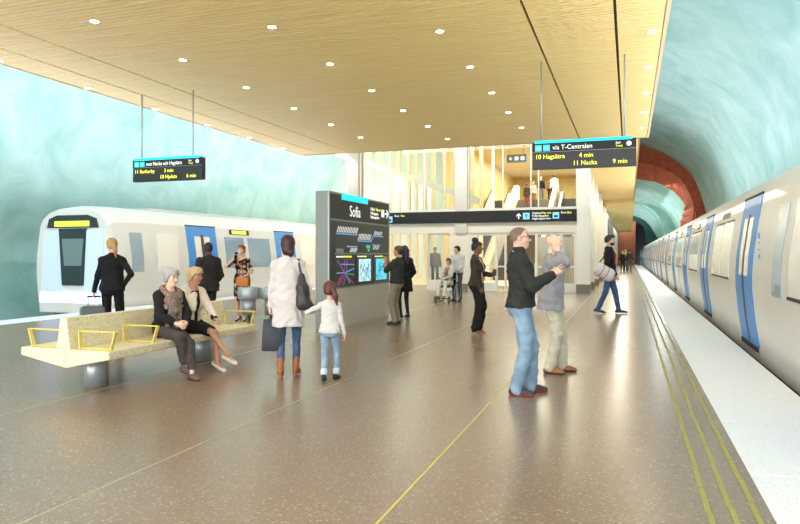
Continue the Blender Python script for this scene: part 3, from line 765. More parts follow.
# ---------------------------------------------------------------- trains
M_TRAIN = mat('train_silver', (222, 218, 211), .42, .0, noise=(.7, (216, 212, 204), .4, .6), coat=.15)
M_TBLUE = mat('train_door_blue', (62, 142, 216), .45, coat=.05)
M_TPANE = mat('train_window', (214, 210, 200), .12, .0, emit=(255, 246, 226), emit_s=.10, coat=.5)
M_TPANEB = mat('train_window_dim', (120, 140, 150), .1, 0, emit=(190, 210, 220), emit_s=.10, coat=.5)
M_TDARK = mat('train_rubber', (34, 32, 32), .6)
M_TSKIRT = mat('train_skirt', (128, 122, 114), .5)
M_TROOF = mat('train_roof', (196, 194, 188), .5)
SIDE = [(-.16, 1.33), (.06, 1.345), (.5, 1.41), (.95, 1.452), (1.2, 1.455), (1.5, 1.435), (2.0, 1.365), (2.43, 1.295)]
TOP = [(2.43, 1.295), (2.62, 1.19), (2.78, .98), (2.88, .65), (2.93, 0)]
def side_u(z): return float(np.interp(z, [a for a, _ in SIDE], [b for _, b in SIDE]))
def train(label, cx, sgn, y0, y1, doors, group=None, end_cap=True):
    """sgn: +1 when the platform lies at +x of the train"""
    t = empty('metro_train', (cx, 0, 0), 0, label, 'train')
    def sect(y, sc_, dz=0.):
        P = [(u, z) for z, u in SIDE+TOP[1:]]
        P = P+[(-u, z) for u, z in P[-2::-1]]
        return [(u*sc_, y, z if z < 0 else z*(1-(1-sc_)*.6)) for u, z in P]
    b = MB(); ss = [(y0, .93), (y0+.12, .965), (y0+.35, .985), (y0+.8, 1.), (y1, 1.)] if end_cap else [(y0, 1.), (y1, 1.)]
    vs = []; 
    for y, s_ in ss: vs += sect(y, s_)
    n = len(vs)//len(ss); fs = []
    for j in range(len(ss)-1):
        for i in range(n): fs.append((j*n+i, (j+1)*n+i, (j+1)*n+(i+1) % n, j*n+(i+1) % n))
    fs.append(tuple(range(n))); fs.append(tuple((len(ss)-1)*n+i for i in range(n-1, -1, -1)))
    b.add(vs, fs, False); b.build('body', M_TRAIN, t)
    MB().box(-1.22, 1.22, y0+.5, y1, -.62, -.14).build('skirt', M_TSKIRT, t)
    MB().box(-1.0, 1.0, y0+.9, y1, -1.1, -.6).build('underframe', M_TDARK, t)
    MB().box(-.55, .55, y0+2.5, y1-1, 2.86, 2.97).build('roof_unit', M_TROOF, t, bevel=.04)
    def patch(name, ya, yb, za, zb, off, m, parent=t, th=.02):
        zs = [za]+[z for z, _ in SIDE if za < z < zb]+[zb]
        vs = []; fs = []
        for z in zs:
            u = side_u(z)
            for y in (ya, yb):
                vs += [(sgn*(u+off), y, z), (sgn*(u+off-th), y, z)]
        k = len(zs)
        for i in range(k-1):
            a = i*4; c = a+4
            fs += [(a, a+2, c+2, c), (a+1, c+1, c+3, a+3), (a, c, c+1, a+1), (a+2, a+3, c+3, c+2)]
        fs += [(0, 1, 3, 2), ((k-1)*4, (k-1)*4+2, (k-1)*4+3, (k-1)*4+1)]
        if sgn < 0: fs = [tuple(reversed(f)) for f in fs]
        return MB().add(vs, fs).build(name, m, parent)
    for i, yc in enumerate(doors):
        d = patch('door', yc-.82, yc+.82, .06, 2.43, .012, M_TBLUE)
        for s_ in (-1, 1):
            patch('door_window', yc+s_*.255-.165, yc+s_*.255+.165, 1.16, 2.10, .018, M_TPANE, d)
        patch('door_seal', yc-.07, yc+.07, .08, 2.16, .019, M_TDARK if False else mat('door_gap', (70, 62, 58), .5), d)
        patch('header_seal', yc-.84, yc+.84, 2.43, 2.47, .014, M_TDARK, d)
        patch('threshold', yc-.78, yc+.78, -.02, .06, .03, M_TDARK, d)
    return t, patch
D_R = [12.35+6.2*i for i in range(-1, 19)]
t, patch = train('silver metro train with blue doors standing along the right platform edge', 3.25, -1, 3.2, 122, D_R, end_cap=False)
for i, yc in enumerate(D_R[:-1]):
    if i == 0: continue
    ym = yc+3.1
    for s_ in (-1, 1):
        w = patch('window', ym+s_*.70-.64, ym+s_*.70+.64, 1.06, 2.14, .010, M_TPANE)
        patch('window_seal', ym+s_*.70-.62, ym+s_*.70+.62, 1.03, 1.06, .016, M_TDARK, w)
        patch('window_seal', ym+s_*.70-.62, ym+s_*.70+.62, 2.14, 2.165, .016, M_TDARK, w)
    if i % 3 == 2: 
        p = patch('destination_display', ym-.75, ym-.1, 2.24, 2.38, .014, M_TDARK); patch('display_text', ym-.68, ym-.2, 2.28, 2.34, .02, M_TXTY, p)
    if i % 3 == 0: patch('car_joint', ym-.05+3.1*0-.0, ym+.05, -.1, 2.43, .008, M_TSKIRT)
    if i < 12: patch('vent_panel', ym-.55, ym+.55, 2.24, 2.36, .006, M_TSKIRT) if i % 3 != 2 else None
w = patch('window', 9.45, 10.0, .95, 2.15, .010, M_TPANEB)
w = patch('window', 7.3, 9.0, 1.0, 2.14, .014, M_TPANE); patch('window_seal', 7.3, 9.0, .96, 1.0, .03, M_TDARK, w)
# blue lettering running up the car end
o = text_mesh('lettering', '2118', .2, M_TBLUE, t, (-1.425, 10.72, 1.35), (RX(90), RX(-90), RX(-90)))
o.rotation_euler = Matrix(((0, 0, -1), (0, 1, 0), (1, 0, 0))).to_euler(); o.location = (-1.475, 10.75, 1.42)

D_L = [19.2+5.75*i for i in range(0, 3)]
t, patch = train('silver metro train with glowing cab front arriving at the left platform', -14.98, 1, 15.05, 32.3, D_L)
for i, yc in enumerate(D_L):
    for y_, w_ in ((yc+1.95, .62), (yc+3.65, .8)):
        w = patch('window', y_-w_, y_+w_, 1.02, 2.12, .010, M_TPANE if i % 2 else M_TPANEB)
    if i in (0, 3): 
        p = patch('destination_display', yc+1.7, yc+3.0, 2.22, 2.40, .014, M_TDARK); patch('display_text', yc+1.85, yc+2.8, 2.25, 2.37, .02, M_TXTY, p)
patch('window', 15.75, 16.25, 1.0, 2.14, .010, M_TPANEB); patch('window', 16.9, 17.9, 1.0, 2.14, .010, M_TPANE)
M_GLOW = mat('cab_light_panel', (190, 202, 236), .3, emit=(176, 196, 255), emit_s=.22)
M_SCREEN = mat('cab_windscreen', (44, 52, 54), .08, coat=.6)
M_SCREEN2 = mat('cab_windscreen_lit', (112, 130, 130), .12, coat=.5)
fy = 15.05
def face(name, pts, y, th, m, parent=t): return MB().prism(pts, 'y', y-th, y+.02).build(name, m, parent)
face('front_light', [(-1.16, .42), (-.40, .42), (-.50, 2.18), (-1.06, 2.18)], fy, .03, M_GLOW)
face('front_light', [(1.16, .42), (.40, .42), (.50, 2.18), (1.06, 2.18)], fy, .03, M_GLOW)
face('bumper', [(-1.2, .12), (1.2, .12), (1.16, .42), (-1.16, .42)], fy, .05, mat('cab_light_white', (240, 244, 255), .3, emit=(236, 242, 255), emit_s=.4))
ws = face('windscreen', [(-.38, .62), (.38, .62), (.50, 2.24), (-.50, 2.24)], fy, .035, M_SCREEN)
face('windscreen_upper', [(-.30, 1.18), (.32, 1.18), (.40, 1.95), (-.38, 1.95)], fy-.03, .01, M_SCREEN2, ws)
vz = face('visor', [(-.92, 2.26), (.92, 2.26), (.84, 2.52), (.55, 2.62), (-.55, 2.62), (-.84, 2.52)], fy, .05, M_SCREEN)
MB().box(-.62, .62, fy-.062, fy-.045, 2.30, 2.45).build('display_text', M_TXTY, vz)
face('coupler_apron', [(-1.1, -.16), (1.1, -.16), (1.18, .12), (-1.18, .12)], fy, .03, M_TRAIN)
# ================================================================== PEOPLE
A = lambda *v: np.array(v, float)
def rotm(ax, deg):
    return np.array(Matrix.Rotation(math.radians(deg), 3, ax))
def unit(v): return v/max(np.linalg.norm(v), 1e-9)
def ik(a, b, l1, l2, hint):
    d = b-a; L_ = np.linalg.norm(d); u = d/L_
    L2 = min(L_, (l1+l2)*.999)
    b = a+u*L2
    x = (l1*l1-l2*l2+L2*L2)/(2*L2); h = math.sqrt(max(l1*l1-x*x, 0))
    n = hint-u*(hint @ u); n = unit(n)
    return a+u*x+n*h, b
SKIN = {}
def skin_mats(key, rgb, lip, brow):
    if key not in SKIN:
        SKIN[key] = [mat('skin_'+key, rgb, .5, noise=(14, tuple(int(c*.93) for c in rgb), .4, .7)), mat('lips_'+key, lip, .45), mat('eye_white', (206, 198, 188), .3), mat('iris_dark', (42, 30, 24), .2), mat('brow_'+key, brow, .8)]
    return SKIN[key]
class Person:
    """local frame: x = the person's right, y = forward, z up; 1.75 m design height, scaled by H/1.75"""
    def __init__(s, label, xy, face, H=1.75, fem=False, skin=('light', (222, 178, 150), (190, 116, 104), (90, 66, 48)), group=None, h=.007, hg=.009,
                 pel=(0, 0, .95), lean=0, roll=0, twist=0, head=(0, 0), hands=None, wr=None, el_hint=None, feet=None, knee_hint=None, child=False, build=1., z=0., hand_q=True, headsc=1., heel=0., bare=False):
        s.heel = heel
        lg = 1. if bare else .80
        if heel and tuple(pel) == (0, 0, .95): pel = (0, 0, .95+heel*.95)
        s.sc = H/(1.75+(heel*.95 if pel[2] > .951 else 0)); s.h = h/s.sc; s.hg = hg/s.sc; s.fem = fem; s.child = child; s.build = build
        fx, fy = unit(A(*face)); s.f = A(fx, fy)
        P = A(*pel); s.P = P
        T = rotm('Z', -twist) @ rotm('X', -lean) @ rotm('Y', roll); s.T = T
        s.sw = .155 if fem else .178
        s.hs = headsc*(1.22 if child else 1.)
        loc = lambda x, y, z_: P+T @ A(x, y, z_)
        s.loc = loc
        s.neck = loc(0, -.012, .53)
        s.Hr = T @ rotm('Z', -head[0]) @ rotm('X', -head[1])
        s.Hc = s.neck+T @ A(0, .0, .07)+s.Hr @ A(0, .02, .085*s.hs)
        s.sh = [loc(-s.sw, -.012, .436), loc(s.sw, -.012, .436)]
        w0 = [A(-.27, .04, .86), A(.27, .04, .86)]
        if s.fem: w0 = [A(-.235, .04, .86), A(.235, .04, .86)]
        wr = wr or [None, None]; eh = el_hint or [None, None]
        s.el = [0, 0]; s.wr = [0, 0]
        for i in (0, 1):
            tgt = w0[i]+(P-A(0, 0, .95)) if wr[i] is None else A(*wr[i])
            hint = A((-1, 1)[i]*.35, -1, -.1) if eh[i] is None else A(*eh[i])
            s.el[i], s.wr[i] = ik(s.sh[i], tgt, .285, .252, hint)
        hw = .088 if fem else .092
        s.hip = [P+A(-hw, 0, -.03), P+A(hw, 0, -.03)]
        feet = feet or [None, None]; kh = knee_hint or [None, None]
        s.kn = [0, 0]; s.an = [0, 0]; s.toe = [0, 0]
        for i in (0, 1):
            sg = (-1, 1)[i]
            ft = feet[i] or dict(p=(sg*.10, 0, .085+heel), toe=(sg*.2, 1, -heel*7))
            s.kn[i], s.an[i] = ik(s.hip[i], A(*ft['p']), .435, .415, A(sg*.12, 1, 0) if kh[i] is None else A(*kh[i]))
            s.toe[i] = unit(A(*ft.get('toe', (sg*.22, 1, 0))))
        hands = hands or [{}, {}]
        s.hd = []
        for i in (0, 1):
            sg = (-1, 1)[i]; hh = hands[i] or {}
            d = unit(A(*hh['dir'])) if 'dir' in hh else unit(unit(s.wr[i]-s.el[i])+A(0, .15, -.1))
            th = A(*hh.get('thumb', (0, 1, 0.02))); th = unit(th-d*(th @ d))
            n = np.cross(d, th)*(-1 if i == 1 else 1)
            s.hd.append((d, th, n, hh.get('curl', 28), hh.get('fc', None)))
        # ------- body primitives
        B = []; bw = build
        if fem: st = [(-.13, .12, .085, -.01), (-.08, .155, .105, -.015), (0, .168, .108, -.018), (.08, .15, .098, -.006), (.17, .118, .084, 0), (.25, .13, .09, .004), (.33, .146, .10, .004), (.40, .146, .096, -.004), (.455, .12, .07, -.012), (.51, .06, .055, -.015), (.55, .048, .05, -.012)]
        else: st = [(-.13, .12, .085, -.01), (-.08, .15, .10, -.015), (0, .162, .108, -.012), (.08, .155, .102, 0), (.17, .148, .098, .004), (.25, .158, .105, .004), (.34, .176, .112, .002), (.41, .178, .105, -.004), (.465, .14, .075, -.012), (.515, .07, .06, -.015), (.555, .055, .055, -.012)]
        s.st = [(z_, rx*bw, ry*bw, cy) for z_, rx, ry, cy in st]
        s.tor = [Lf(P, T, s.st, .03)]
        for i in (0, 1): s.tor.append(El(s.P+T @ A((-1, 1)[i]*.075, -.055, -.035), (.082*bw, .075*bw, .085), None, .04))
        if fem and not child:
            for sg in (-1, 1): s.tor.append(El(loc(sg*.068, .078, .305), (.062, .052, .06), T, .03))
        s.bar = [Cn(s.sh[0]*.86+s.sh[1]*.14, s.sh[1]*.86+s.sh[0]*.14, .046, None, .04)]
        s.trap = [Cn(s.neck+T @ A(0, -.02, -.02), s.sh[i]+T @ A(0, 0, .004), .048, .038, .04) for i in (0, 1)]
        B += s.tor+s.bar+s.trap
        B.append(Cn(s.neck+T @ A(0, -.01, -.05), s.Hc+s.Hr @ A(0, -.018, -.05), .056 if not fem else .049, .052 if not fem else .044, .02))
        af = .86 if fem else 1.
        s.af = af
        for i in (0, 1):
            B.append(El(s.sh[i], (.052*af, .054*af, .052), None, .03))
            B.append(Cn(s.sh[i], s.el[i], .051*af, .040*af, .025)); B.append(Cn(s.el[i], s.wr[i], .041*af, .027*af, .015))
            B.append(Cn(s.hip[i], s.kn[i], .086*bw*lg, .056*lg, .035 if bare else .015)); B.append(Cn(s.kn[i], s.an[i], .054*lg, .037*(1 if bare else .9), .02))
            ck = s.kn[i]*.68+s.an[i]*.32; back = unit(np.cross(np.cross(unit(s.an[i]-s.kn[i]), s.toe[i]), unit(s.an[i]-s.kn[i])))
            if bare: B.append(El(ck-back*.014, (.046*lg, .046*lg, .10), None, .03 if bare else .01))
            u = s.foot_up(i)
            B.append(Cn(s.an[i]-s.toe[i]*.035-u*.045, s.an[i]+s.toe[i]*.10-u*.055, .033, .03, .02)); B.append(Cn(s.an[i]+s.toe[i]*.08-u*.055, s.an[i]+s.toe[i]*.145-u*.062, .034, .022, .02))
            B += s.hand(i) if hand_q else [El(s.wr[i]+s.hd[i][0]*.08, (.035, .035, .07), None, .02)]
        B += s.headp()
        subs = []
        H_ = lambda x, y, z_: s.Hc+s.Hr @ A(x*s.hs, y*s.hs, z_*s.hs)
        for sg in (-1, 1): subs.append(El(H_(sg*.031, .098, .012), (.015*s.hs, .014*s.hs, .010*s.hs), s.Hr, .012))
        me = sdf_mesh('person', B, s.h, 0, subs=subs)
        # colours of lips, eyes and brows by where they lie on the face
        n = len(me.polygons); c = np.empty(n*3, np.float32); me.polygons.foreach_get('center', c); c = c.reshape(-1, 3).astype(float)
        q = ((c-s.Hc) @ s.Hr)/s.hs; mi = np.zeros(n, np.int32)
        x, y, z_ = np.abs(q[:, 0]), q[:, 1], q[:, 2]
        fr = y > .055
        zl = z_+.0585-6*x*x; mi[fr & (x < .023-np.abs(zl)*.8) & (np.abs(zl) < .0075)] = 1
        e = fr & (((x-.031)/.0145)**2+((z_-.010)/.0058)**2 < 1); mi[e] = 2
        mi[e & ((x-.031)**2+(z_-.010)**2 < 0.0072**2)] = 3
        mi[fr & (x > .014) & (x < .048) & (np.abs(z_-.034+.10*np.abs(x-.028)) < .0042)] = 4
        me.polygons.foreach_set('material_index', mi)
        me.transform(Matrix.Scale(s.sc, 4))
        s.o = link_mesh('person', me, skin_mats(*skin))
        s.o.location = (xy[0], xy[1], z); s.o.rotation_euler = (0, 0, math.atan2(-fx, fy))
        tag(s.o, label, 'person', group)
    def foot_up(s, i):
        t = s.toe[i]; u = A(0, 0, 1)-t*t[2]; return unit(u)
    def headp(s):
        k = s.hs; H_ = lambda x, y, z_: s.Hc+s.Hr @ A(x*k, y*k, z_*k); R = s.Hr; f = .94 if s.fem else 1.
        E_ = lambda c, r, kk: El(H_(*c), (r[0]*k*f, r[1]*k, r[2]*k), R, kk)
        L = [E_((0, -.012, .035), (.075, .094, .083), .02), E_((0, .030, -.035), (.058, .062, .078), .03), E_((0, .058, -.090), (.026 if s.fem else .031, .026, .020), .025),
             E_((0, .052, .045), (.055, .040, .045), .02),
             Cn(H_(0, .086, .012), H_(0, .110, -.022), .0085*k, .0125*k, .010), Cn(H_(-.012, .098, -.027), H_(.012, .098, -.027), .0085*k, None, .008),
             Cn(H_(-.034, .079, .029), H_(.034, .079, .029), .010*k, None, .014),
             Cn(H_(-.017, .0865, -.054), H_(.017, .0865, -.054), .0075*k, None, .006), Cn(H_(-.014, .0845, -.0645), H_(.014, .0845, -.0645), .008*k, None, .006)]
        for sg in (-1, 1):
            L += [E_((sg*.074, -.006, -.004), (.010, .020, .031), .006), E_((sg*.031, .0775, .010), (.0145, .014, .0125), .003), E_((sg*.044, .055, -.018), (.022, .026, .022), .03)]
        return L
    def hand(s, i):
        d, th, n, curl, fc = s.hd[i]; w = s.wr[i]; k = .92 if s.fem else 1.
        if s.child: k = .85
        P_ = lambda a, b, c: w+(d*a+th*b+n*c)*k
        L = [Cn(w-d*.02, P_(.03, 0, 0), .026*s.af, .024, .015)]
        for b, b2 in ((.006, .031), (0, .0105), (-.006, -.0105), (-.012, -.030)):
            L.append(Cn(P_(.02, b, 0), P_(.088, b2, 0), .0155*k, .0125*k, .014))
        for j, (b, ln, r) in enumerate(((.031, .070, .0088), (.0105, .078, .0092), (-.0105, .073, .0088), (-.030, .058, .0078))):
            c_ = curl if fc is None else fc[j]
            p = P_(.090, b, 0); ang = math.radians(c_*.7); fan = (b/.03)*.10
            for q, fr in enumerate((.45, .30, .25)):
                dv = unit(d*math.cos(ang)+n*math.sin(ang)+th*fan*math.cos(ang)); e = p+dv*ln*fr*k
                L.append(Cn(p, e, r*k*(1-.08*q), r*k*(.92-.08*q), .003)); p = e; ang += math.radians(c_*(1.0 if q == 0 else .8))
        tc = math.radians((curl if fc is None else fc[4])*.5)
        p = P_(.018, .020, .004); dv = unit(d*.62+th*.72+n*(.25+math.sin(tc)*.6)); e = p+dv*.046*k
        L.append(Cn(p, e, .0145*k, .0105*k, .012)); dv = unit(d*.85+th*.38+n*(.3+math.sin(tc)*.9)); e2 = e+dv*.034*k
        L.append(Cn(e, e2, .0102*k, .0092*k, .004)); L.append(Cn(e2, e2+unit(d*.9+th*.2+n*(.3+math.sin(tc)))*.024*k, .0092*k, .0075*k, .004))
        return L
    # ------- garments
    def put(s, name, prims, m, off=0., mods=(), subs=(), h=None, label=None):
        me = sdf_mesh(name, prims, h or s.hg, off, mods, subs); me.transform(Matrix.Scale(s.sc, 4))
        o = link_mesh(name, me, m, s.o)
        if label: o['label'] = label
        return o
    def folds(s, amp=.004, seed=0.):
        def f(D, X, Y, Z):
            return D+amp*(np.sin(X*34+2.2*np.sin(Z*17+seed)+seed)*np.sin(Z*29+3*np.sin(Y*15+X*9)+seed*2)+.6*np.sin(Y*41+Z*23+2*np.sin(X*21+seed)))
        return f
    def tl(s, X, Y, Z):
        """world-of-person coordinates -> torso frame"""
        R = s.T; x, y, z = X-s.P[0], Y-s.P[1], Z-s.P[2]
        return (R[0, 0]*x+R[1, 0]*y+R[2, 0]*z, R[0, 1]*x+R[1, 1]*y+R[2, 1]*z, R[0, 2]*x+R[1, 2]*y+R[2, 2]*z)
    def top(s, name, m, off=.014, hem=-.02, neck=.50, sleeve=1., rs=(.06, .052, .040), flare=.012, vcut=None, collar=None, amp=.004, seed=0., hole=None, front=None, label=None, extra=()):
        st = [r for r in s.st if r[0] >= max(hem, -.13)-.0001]
        z0 = st[0]
        rows = [(z_, rx+off, ry+off+.004, cy) for z_, rx, ry, cy in st if z_ <= .52]
        if hem < rows[0][0]-.005:
            r0 = [r for r in rows if r[0] >= -.02][0]; rows = [r for r in rows if r[0] >= -.02]
            rows = [(hem, r0[1]+flare, r0[2]+flare, r0[3])]+rows
        else:
            rows = [(hem, np.interp(hem, [r[0] for r in rows], [r[1] for r in rows])+flare, np.interp(hem, [r[0] for r in rows], [r[2] for r in rows])+flare, rows[0][3])]+[r for r in rows if r[0] > hem+.01]
        # loose cloth does not follow the waist all the way in
        wmin = max(r[1] for r in rows)-(.045 if s.fem else .02)-(.0 if flare < .02 else -.015)
        rows = [(z_, max(rx, wmin) if z_ < .36 and flare >= .012 else rx, ry, cy) for z_, rx, ry, cy in rows]
        mx, my = ((.186, .138) if s.fem else (.192, .136)); mx *= s.build; my *= s.build; mx += max(off-.014, 0); my += max(off-.014, 0)
        rows = [(z_, max(rx, mx-max(z_-.02, 0)*.35), max(ry, my-max(z_-.02, 0)*.35), cy) if z_ < .16 else (z_, rx, ry, cy) for z_, rx, ry, cy in rows]
        pr = [Lf(s.P, s.T, rows, .02)]
        if s.fem and not s.child:
            for sg in (-1, 1): pr.append(El(s.loc(sg*.068, .078, .305), (.062+off, .052+off, .06+off), s.T, .03))
        pr.append(Cn(s.sh[0]*.86+s.sh[1]*.14, s.sh[1]*.86+s.sh[0]*.14, .046+off, None, .03))
        for i in (0, 1): pr.append(Cn(s.neck+s.T @ A(0, -.02, -.02), s.sh[i]+s.T @ A(0, 0, .004), .048+off*.7, .038+off, .03))
        a = s.af; rs = tuple(q+(off-.014) for q in rs)
        for i in (0, 1):
            sl = sleeve[i] if isinstance(sleeve, (tuple, list)) else sleeve
            pr.append(El(s.sh[i], (.053*a+off,)*3, None, .03))
            if sl > 0:
                t1 = min(1., sl*2); pr.append(Cn(s.sh[i], s.sh[i]+(s.el[i]-s.sh[i])*t1, rs[0]*a, rs[0]*a+(rs[1]-rs[0])*a*t1, .025))
            if sl > .5:
                t2 = (sl-.5)*2*.97; pr.append(Cn(s.el[i], s.el[i]+(s.wr[i]-s.el[i])*t2, rs[1]*a, rs[1]*a+(rs[2]-rs[1])*a*t2, .02))
        pr += list(extra)
        subs = []
        mods = [s.folds(amp, seed)]
        tr = []
        if s.tr_on and hem < .14:
            o2 = .010+max(.012, off-.004)
            st2 = [(z_, rx, ry, cy) for z_, rx, ry, cy in s.st if z_ <= .18]
            tr = [Lf(s.P, s.T, st2, .03)]+[El(s.P+s.T @ A(q*.075, -.055, -.035), (.082, .075, .085), None, .04) for q in (-1, 1)]+[Cn(s.hip[i], s.kn[i], .081, .062, .03) for i in (0, 1)]
        def cover(D, X, Y, Z):
            if not tr: return D
            E = np.full(D.shape, .5, np.float32)
            for p in tr: E = _smin(E, _dist(p, X, Y, Z, o2), p['k'])
            z = s.tl(X, Y, Z)[2]
            E = np.maximum(E, np.maximum(hem-z, z-.17))
            return _smin(D, E, .012)
        mods.insert(0, cover)
        def cut(D, X, Y, Z):
            x, y, z = s.tl(X, Y, Z)
            nz = ((.05, .05, .05, 0.) if collar else s.nh) if hole is None else hole
            if not (collar and collar[1] > .04): D = -_smin(-D, nz[3]-.0+(np.sqrt((x/nz[0])**2+((y-.012)/nz[1])**2+((z-.545)/nz[2])**2)-1)*min(nz[:3])-nz[3], .008)
            if vcut:
                z1, w1 = vcut   # opening from z1 up, half-width w1 at the neck
                wv = np.clip((z-z1)/(neck-z1), 0, 1.5)*w1
                D = np.maximum(D, np.minimum(np.minimum(wv-np.abs(x), y-.0), (z-z1)))
            if front is not None:   # open front: gap of half-width front all the way down
                D = np.maximum(D, np.minimum(front-np.abs(x), y-.02))
            return D
        mods.append(cut)
        o = s.put(name, pr, m, 0, mods, subs, label=label)
        if collar:
            cr, ch = collar[0], collar[1]
            c0 = s.neck+s.T @ A(0, -.004, -.055); c1 = s.neck+s.T @ A(0, .008, ch)
            s.put('collar', [Cn(c0, c1, cr+.020, cr, .01)], collar[2] if len(collar) > 2 else m, 0, [lambda D, X, Y, Z: np.maximum(D, s.tl(X, Y, Z)[2]-(.53+ch)+.0*X)])
        return o
    def trousers(s, m, off=.013, r=(.090, .070, .060), waist=.10, ankle=.0, amp=.004, seed=1., name='trousers', cuff=None):
        st = [(z_, rx+off, ry+off, cy) for z_, rx, ry, cy in s.st if z_ <= waist+.08]
        st[-1] = (waist, np.interp(waist, [q[0] for q in s.st], [q[1] for q in s.st])+off, np.interp(waist, [q[0] for q in s.st], [q[2] for q in s.st])+off, st[-1][3])
        st = [q for q in st if q[0] < waist-.005]+[st[-1]]
        pr = [Lf(s.P, s.T, st, .03)]
        for i in (0, 1):
            pr.append(El(s.P+s.T @ A((-1, 1)[i]*.075, -.055, -.035), (.082+off, .075+off, .085+off), None, .04))
            e = s.an[i]+(s.kn[i]-s.an[i])*ankle
            pr.append(Cn(s.hip[i], s.kn[i], r[0], r[1], .03)); pr.append(Cn(s.kn[i], e, r[1]*.985, r[2], .02))
        o = s.put(name, pr, m, 0, [s.folds(amp, seed)])
        if cuff:
            for i in (0, 1):
                e = s.an[i]+(s.kn[i]-s.an[i])*ankle; u = unit(s.kn[i]-s.an[i])
                s.put('cuff', [Cn(e-u*.005, e+u*.045, r[2]+.006, None, .005)], cuff)
        return o
    tr_on = True
    nh = (.074, .074, .075, 0.)
    def skirt(s, m, rows, name='skirt', amp=.004, seed=2., label=None):
        return s.put(name, [Lf(s.P, np.eye(3), rows, .02)], m, 0, [s.folds(amp, seed)], label=label)
    def shoes(s, m, heel=0., sole=None, boot=0., low=False, block=False, m2=None, grow=0.):
        for i in (0, 1):
            t = s.toe[i]; u = s.foot_up(i); a = s.an[i]
            g = grow
            if heel:
                pr = [Cn(a-t*.042-u*.045, a+t*.09-u*.053, .038, .040, .015), Cn(a+t*.08-u*.054, a+t*.162-u*.064, .040, .022, .02)]
                b_ = a-t*.045-u*.06; pr.append(Cn(b_, A(b_[0]-t[0]*.012, b_[1]-t[1]*.012, .004), .020 if not block else .030, .009 if not block else .024, .01))
            else:
                pr = [Cn(a-t*.045-u*.045, a+t*.09-u*.052, .042+g, .043+g, .02), Cn(a+t*.08-u*.054, a+t*.155-u*.06, .043+g, .032+g, .02)]
            if not low: pr.append(Cn(a-t*.012-u*.03, a+unit(s.kn[i]-a)*(boot+.01)-t*.008, .044+g, .044+g, .02))
            zz = (a-u*.085)
            def flat(D, X, Y, Z, u=u, zz=zz, a=a):
                d = -((X-zz[0])*u[0]+(Y-zz[1])*u[1]+(Z-zz[2])*u[2])
                if heel: d = -Z+.0*X
                if low: D = np.maximum(D, np.minimum((X-a[0])*u[0]+(Y-a[1])*u[1]+(Z-a[2])*u[2]+.038, .03+0*D))
                return np.maximum(D, d)
            sh = s.put('shoe', pr, m, 0, [flat], h=s.h)
            if low:
                def band(D, X, Y, Z, u=u, a=a): return np.maximum(D, ((X-a[0])*u[0]+(Y-a[1])*u[1]+(Z-a[2])*u[2])+.028)
            if sole:
                def slab(D, X, Y, Z, u=u, zz=zz):
                    d = (X-zz[0])*u[0]+(Y-zz[1])*u[1]+(Z-zz[2])*u[2]
                    return np.maximum(D, np.maximum(-d, d-.022))
                o = s.put('sole', pr, sole, .004, [slab], h=s.h); o.parent = sh
    def hair(s, m, off=.012, line=((-.11, -.075), (-.03, -.05), (.02, .02), (.05, .058), (.085, .068), (.12, .075)), extra=(), name='hair', amp=.003, cap=True, label=None):
        """extra: head-frame primitives ('c', a, b, ra, rb) or ('e', c, r)"""
        k = s.hs; H_ = lambda p: s.Hc+s.Hr @ (A(*p)*k)
        pr = []
        if cap: pr = [El(H_((0, -.012, .035)), ((.075+off)*k, (.094+off)*k, (.083+off)*k), s.Hr, .02), El(H_((0, -.03, -.02)), ((.066+off)*k, (.070+off)*k, (.075)*k), s.Hr, .02), El(H_((0, .05, .048)), ((.057+off)*k, (.041+off)*k, (.046+off)*k), s.Hr, .02)]
        ex = []
        for e in extra:
            if e[0] == 'c': ex.append(Cn(H_(e[1]), H_(e[2]), e[3]*k, e[4]*k, .015))
            else: ex.append(El(H_(e[1]), A(*e[2])*k, s.Hr, .015))
        zs = np.array(line)
        def cut(D, X, Y, Z):
            R = s.Hr; x, y, z = X-s.Hc[0], Y-s.Hc[1], Z-s.Hc[2]
            yy = (R[0, 1]*x+R[1, 1]*y+R[2, 1]*z)/k; zz = (R[0, 2]*x+R[1, 2]*y+R[2, 2]*z)/k
            return np.maximum(D, (np.interp(yy, zs[:, 0], zs[:, 1])-zz)*k)
        def strands(D, X, Y, Z): return D+amp*.6*np.sin(X*210+Y*190+5*np.sin(Z*16+Y*9))+amp*.25*np.sin(Z*70+X*60)
        if cap:
            # cut only the cap, then add the free locks
            me = None
            pr_all = pr+ex
            def cut2(D, X, Y, Z):
                C_ = cut(D, X, Y, Z)
                if ex:
                    for p in ex: C_ = _smin(C_, _dist(p, X, Y, Z, 0.), .012)
                return C_
            return s.put(name, pr_all, m, 0, [cut2, strands], h=s.h, label=label)
        return s.put(name, ex, m, 0, [strands], h=s.h, label=label)
    def glasses(s, m):
        k = s.hs; H_ = lambda x, y, z_: tuple((s.Hc+s.Hr @ (A(x, y, z_)*k))*s.sc)
        b = MB()
        for sg in (-1, 1):
            b.tube([H_(sg*(.033+.023*math.cos(t)), .107-.006*abs(math.cos(t)), .008+.017*math.sin(t)) for t in np.linspace(0, 2*PI, 16)[:-1]], .003*s.sc, 6, closed=True)
            b.tube([H_(sg*.056, .10, .012), H_(sg*.076, .06, .014), H_(sg*.083, -.005, .014), H_(sg*.080, -.02, .0)], .0028*s.sc, 6)
        b.tube([H_(-.010, .108, .012), H_(.010, .108, .012)], .003*s.sc, 6)
        return b.build('glasses', m, s.o)
    def W(s, p):
        """person-frame point (design units) -> world"""
        v = s.o.matrix_basis @ Vector(tuple(np.array(p, float)*s.sc)); return v
def fabric(name, rgb, rough=.85, bump=(260, .12), noise=None):
    return mat(name, rgb, rough, noise=noise, bump=bump, spec=.25)
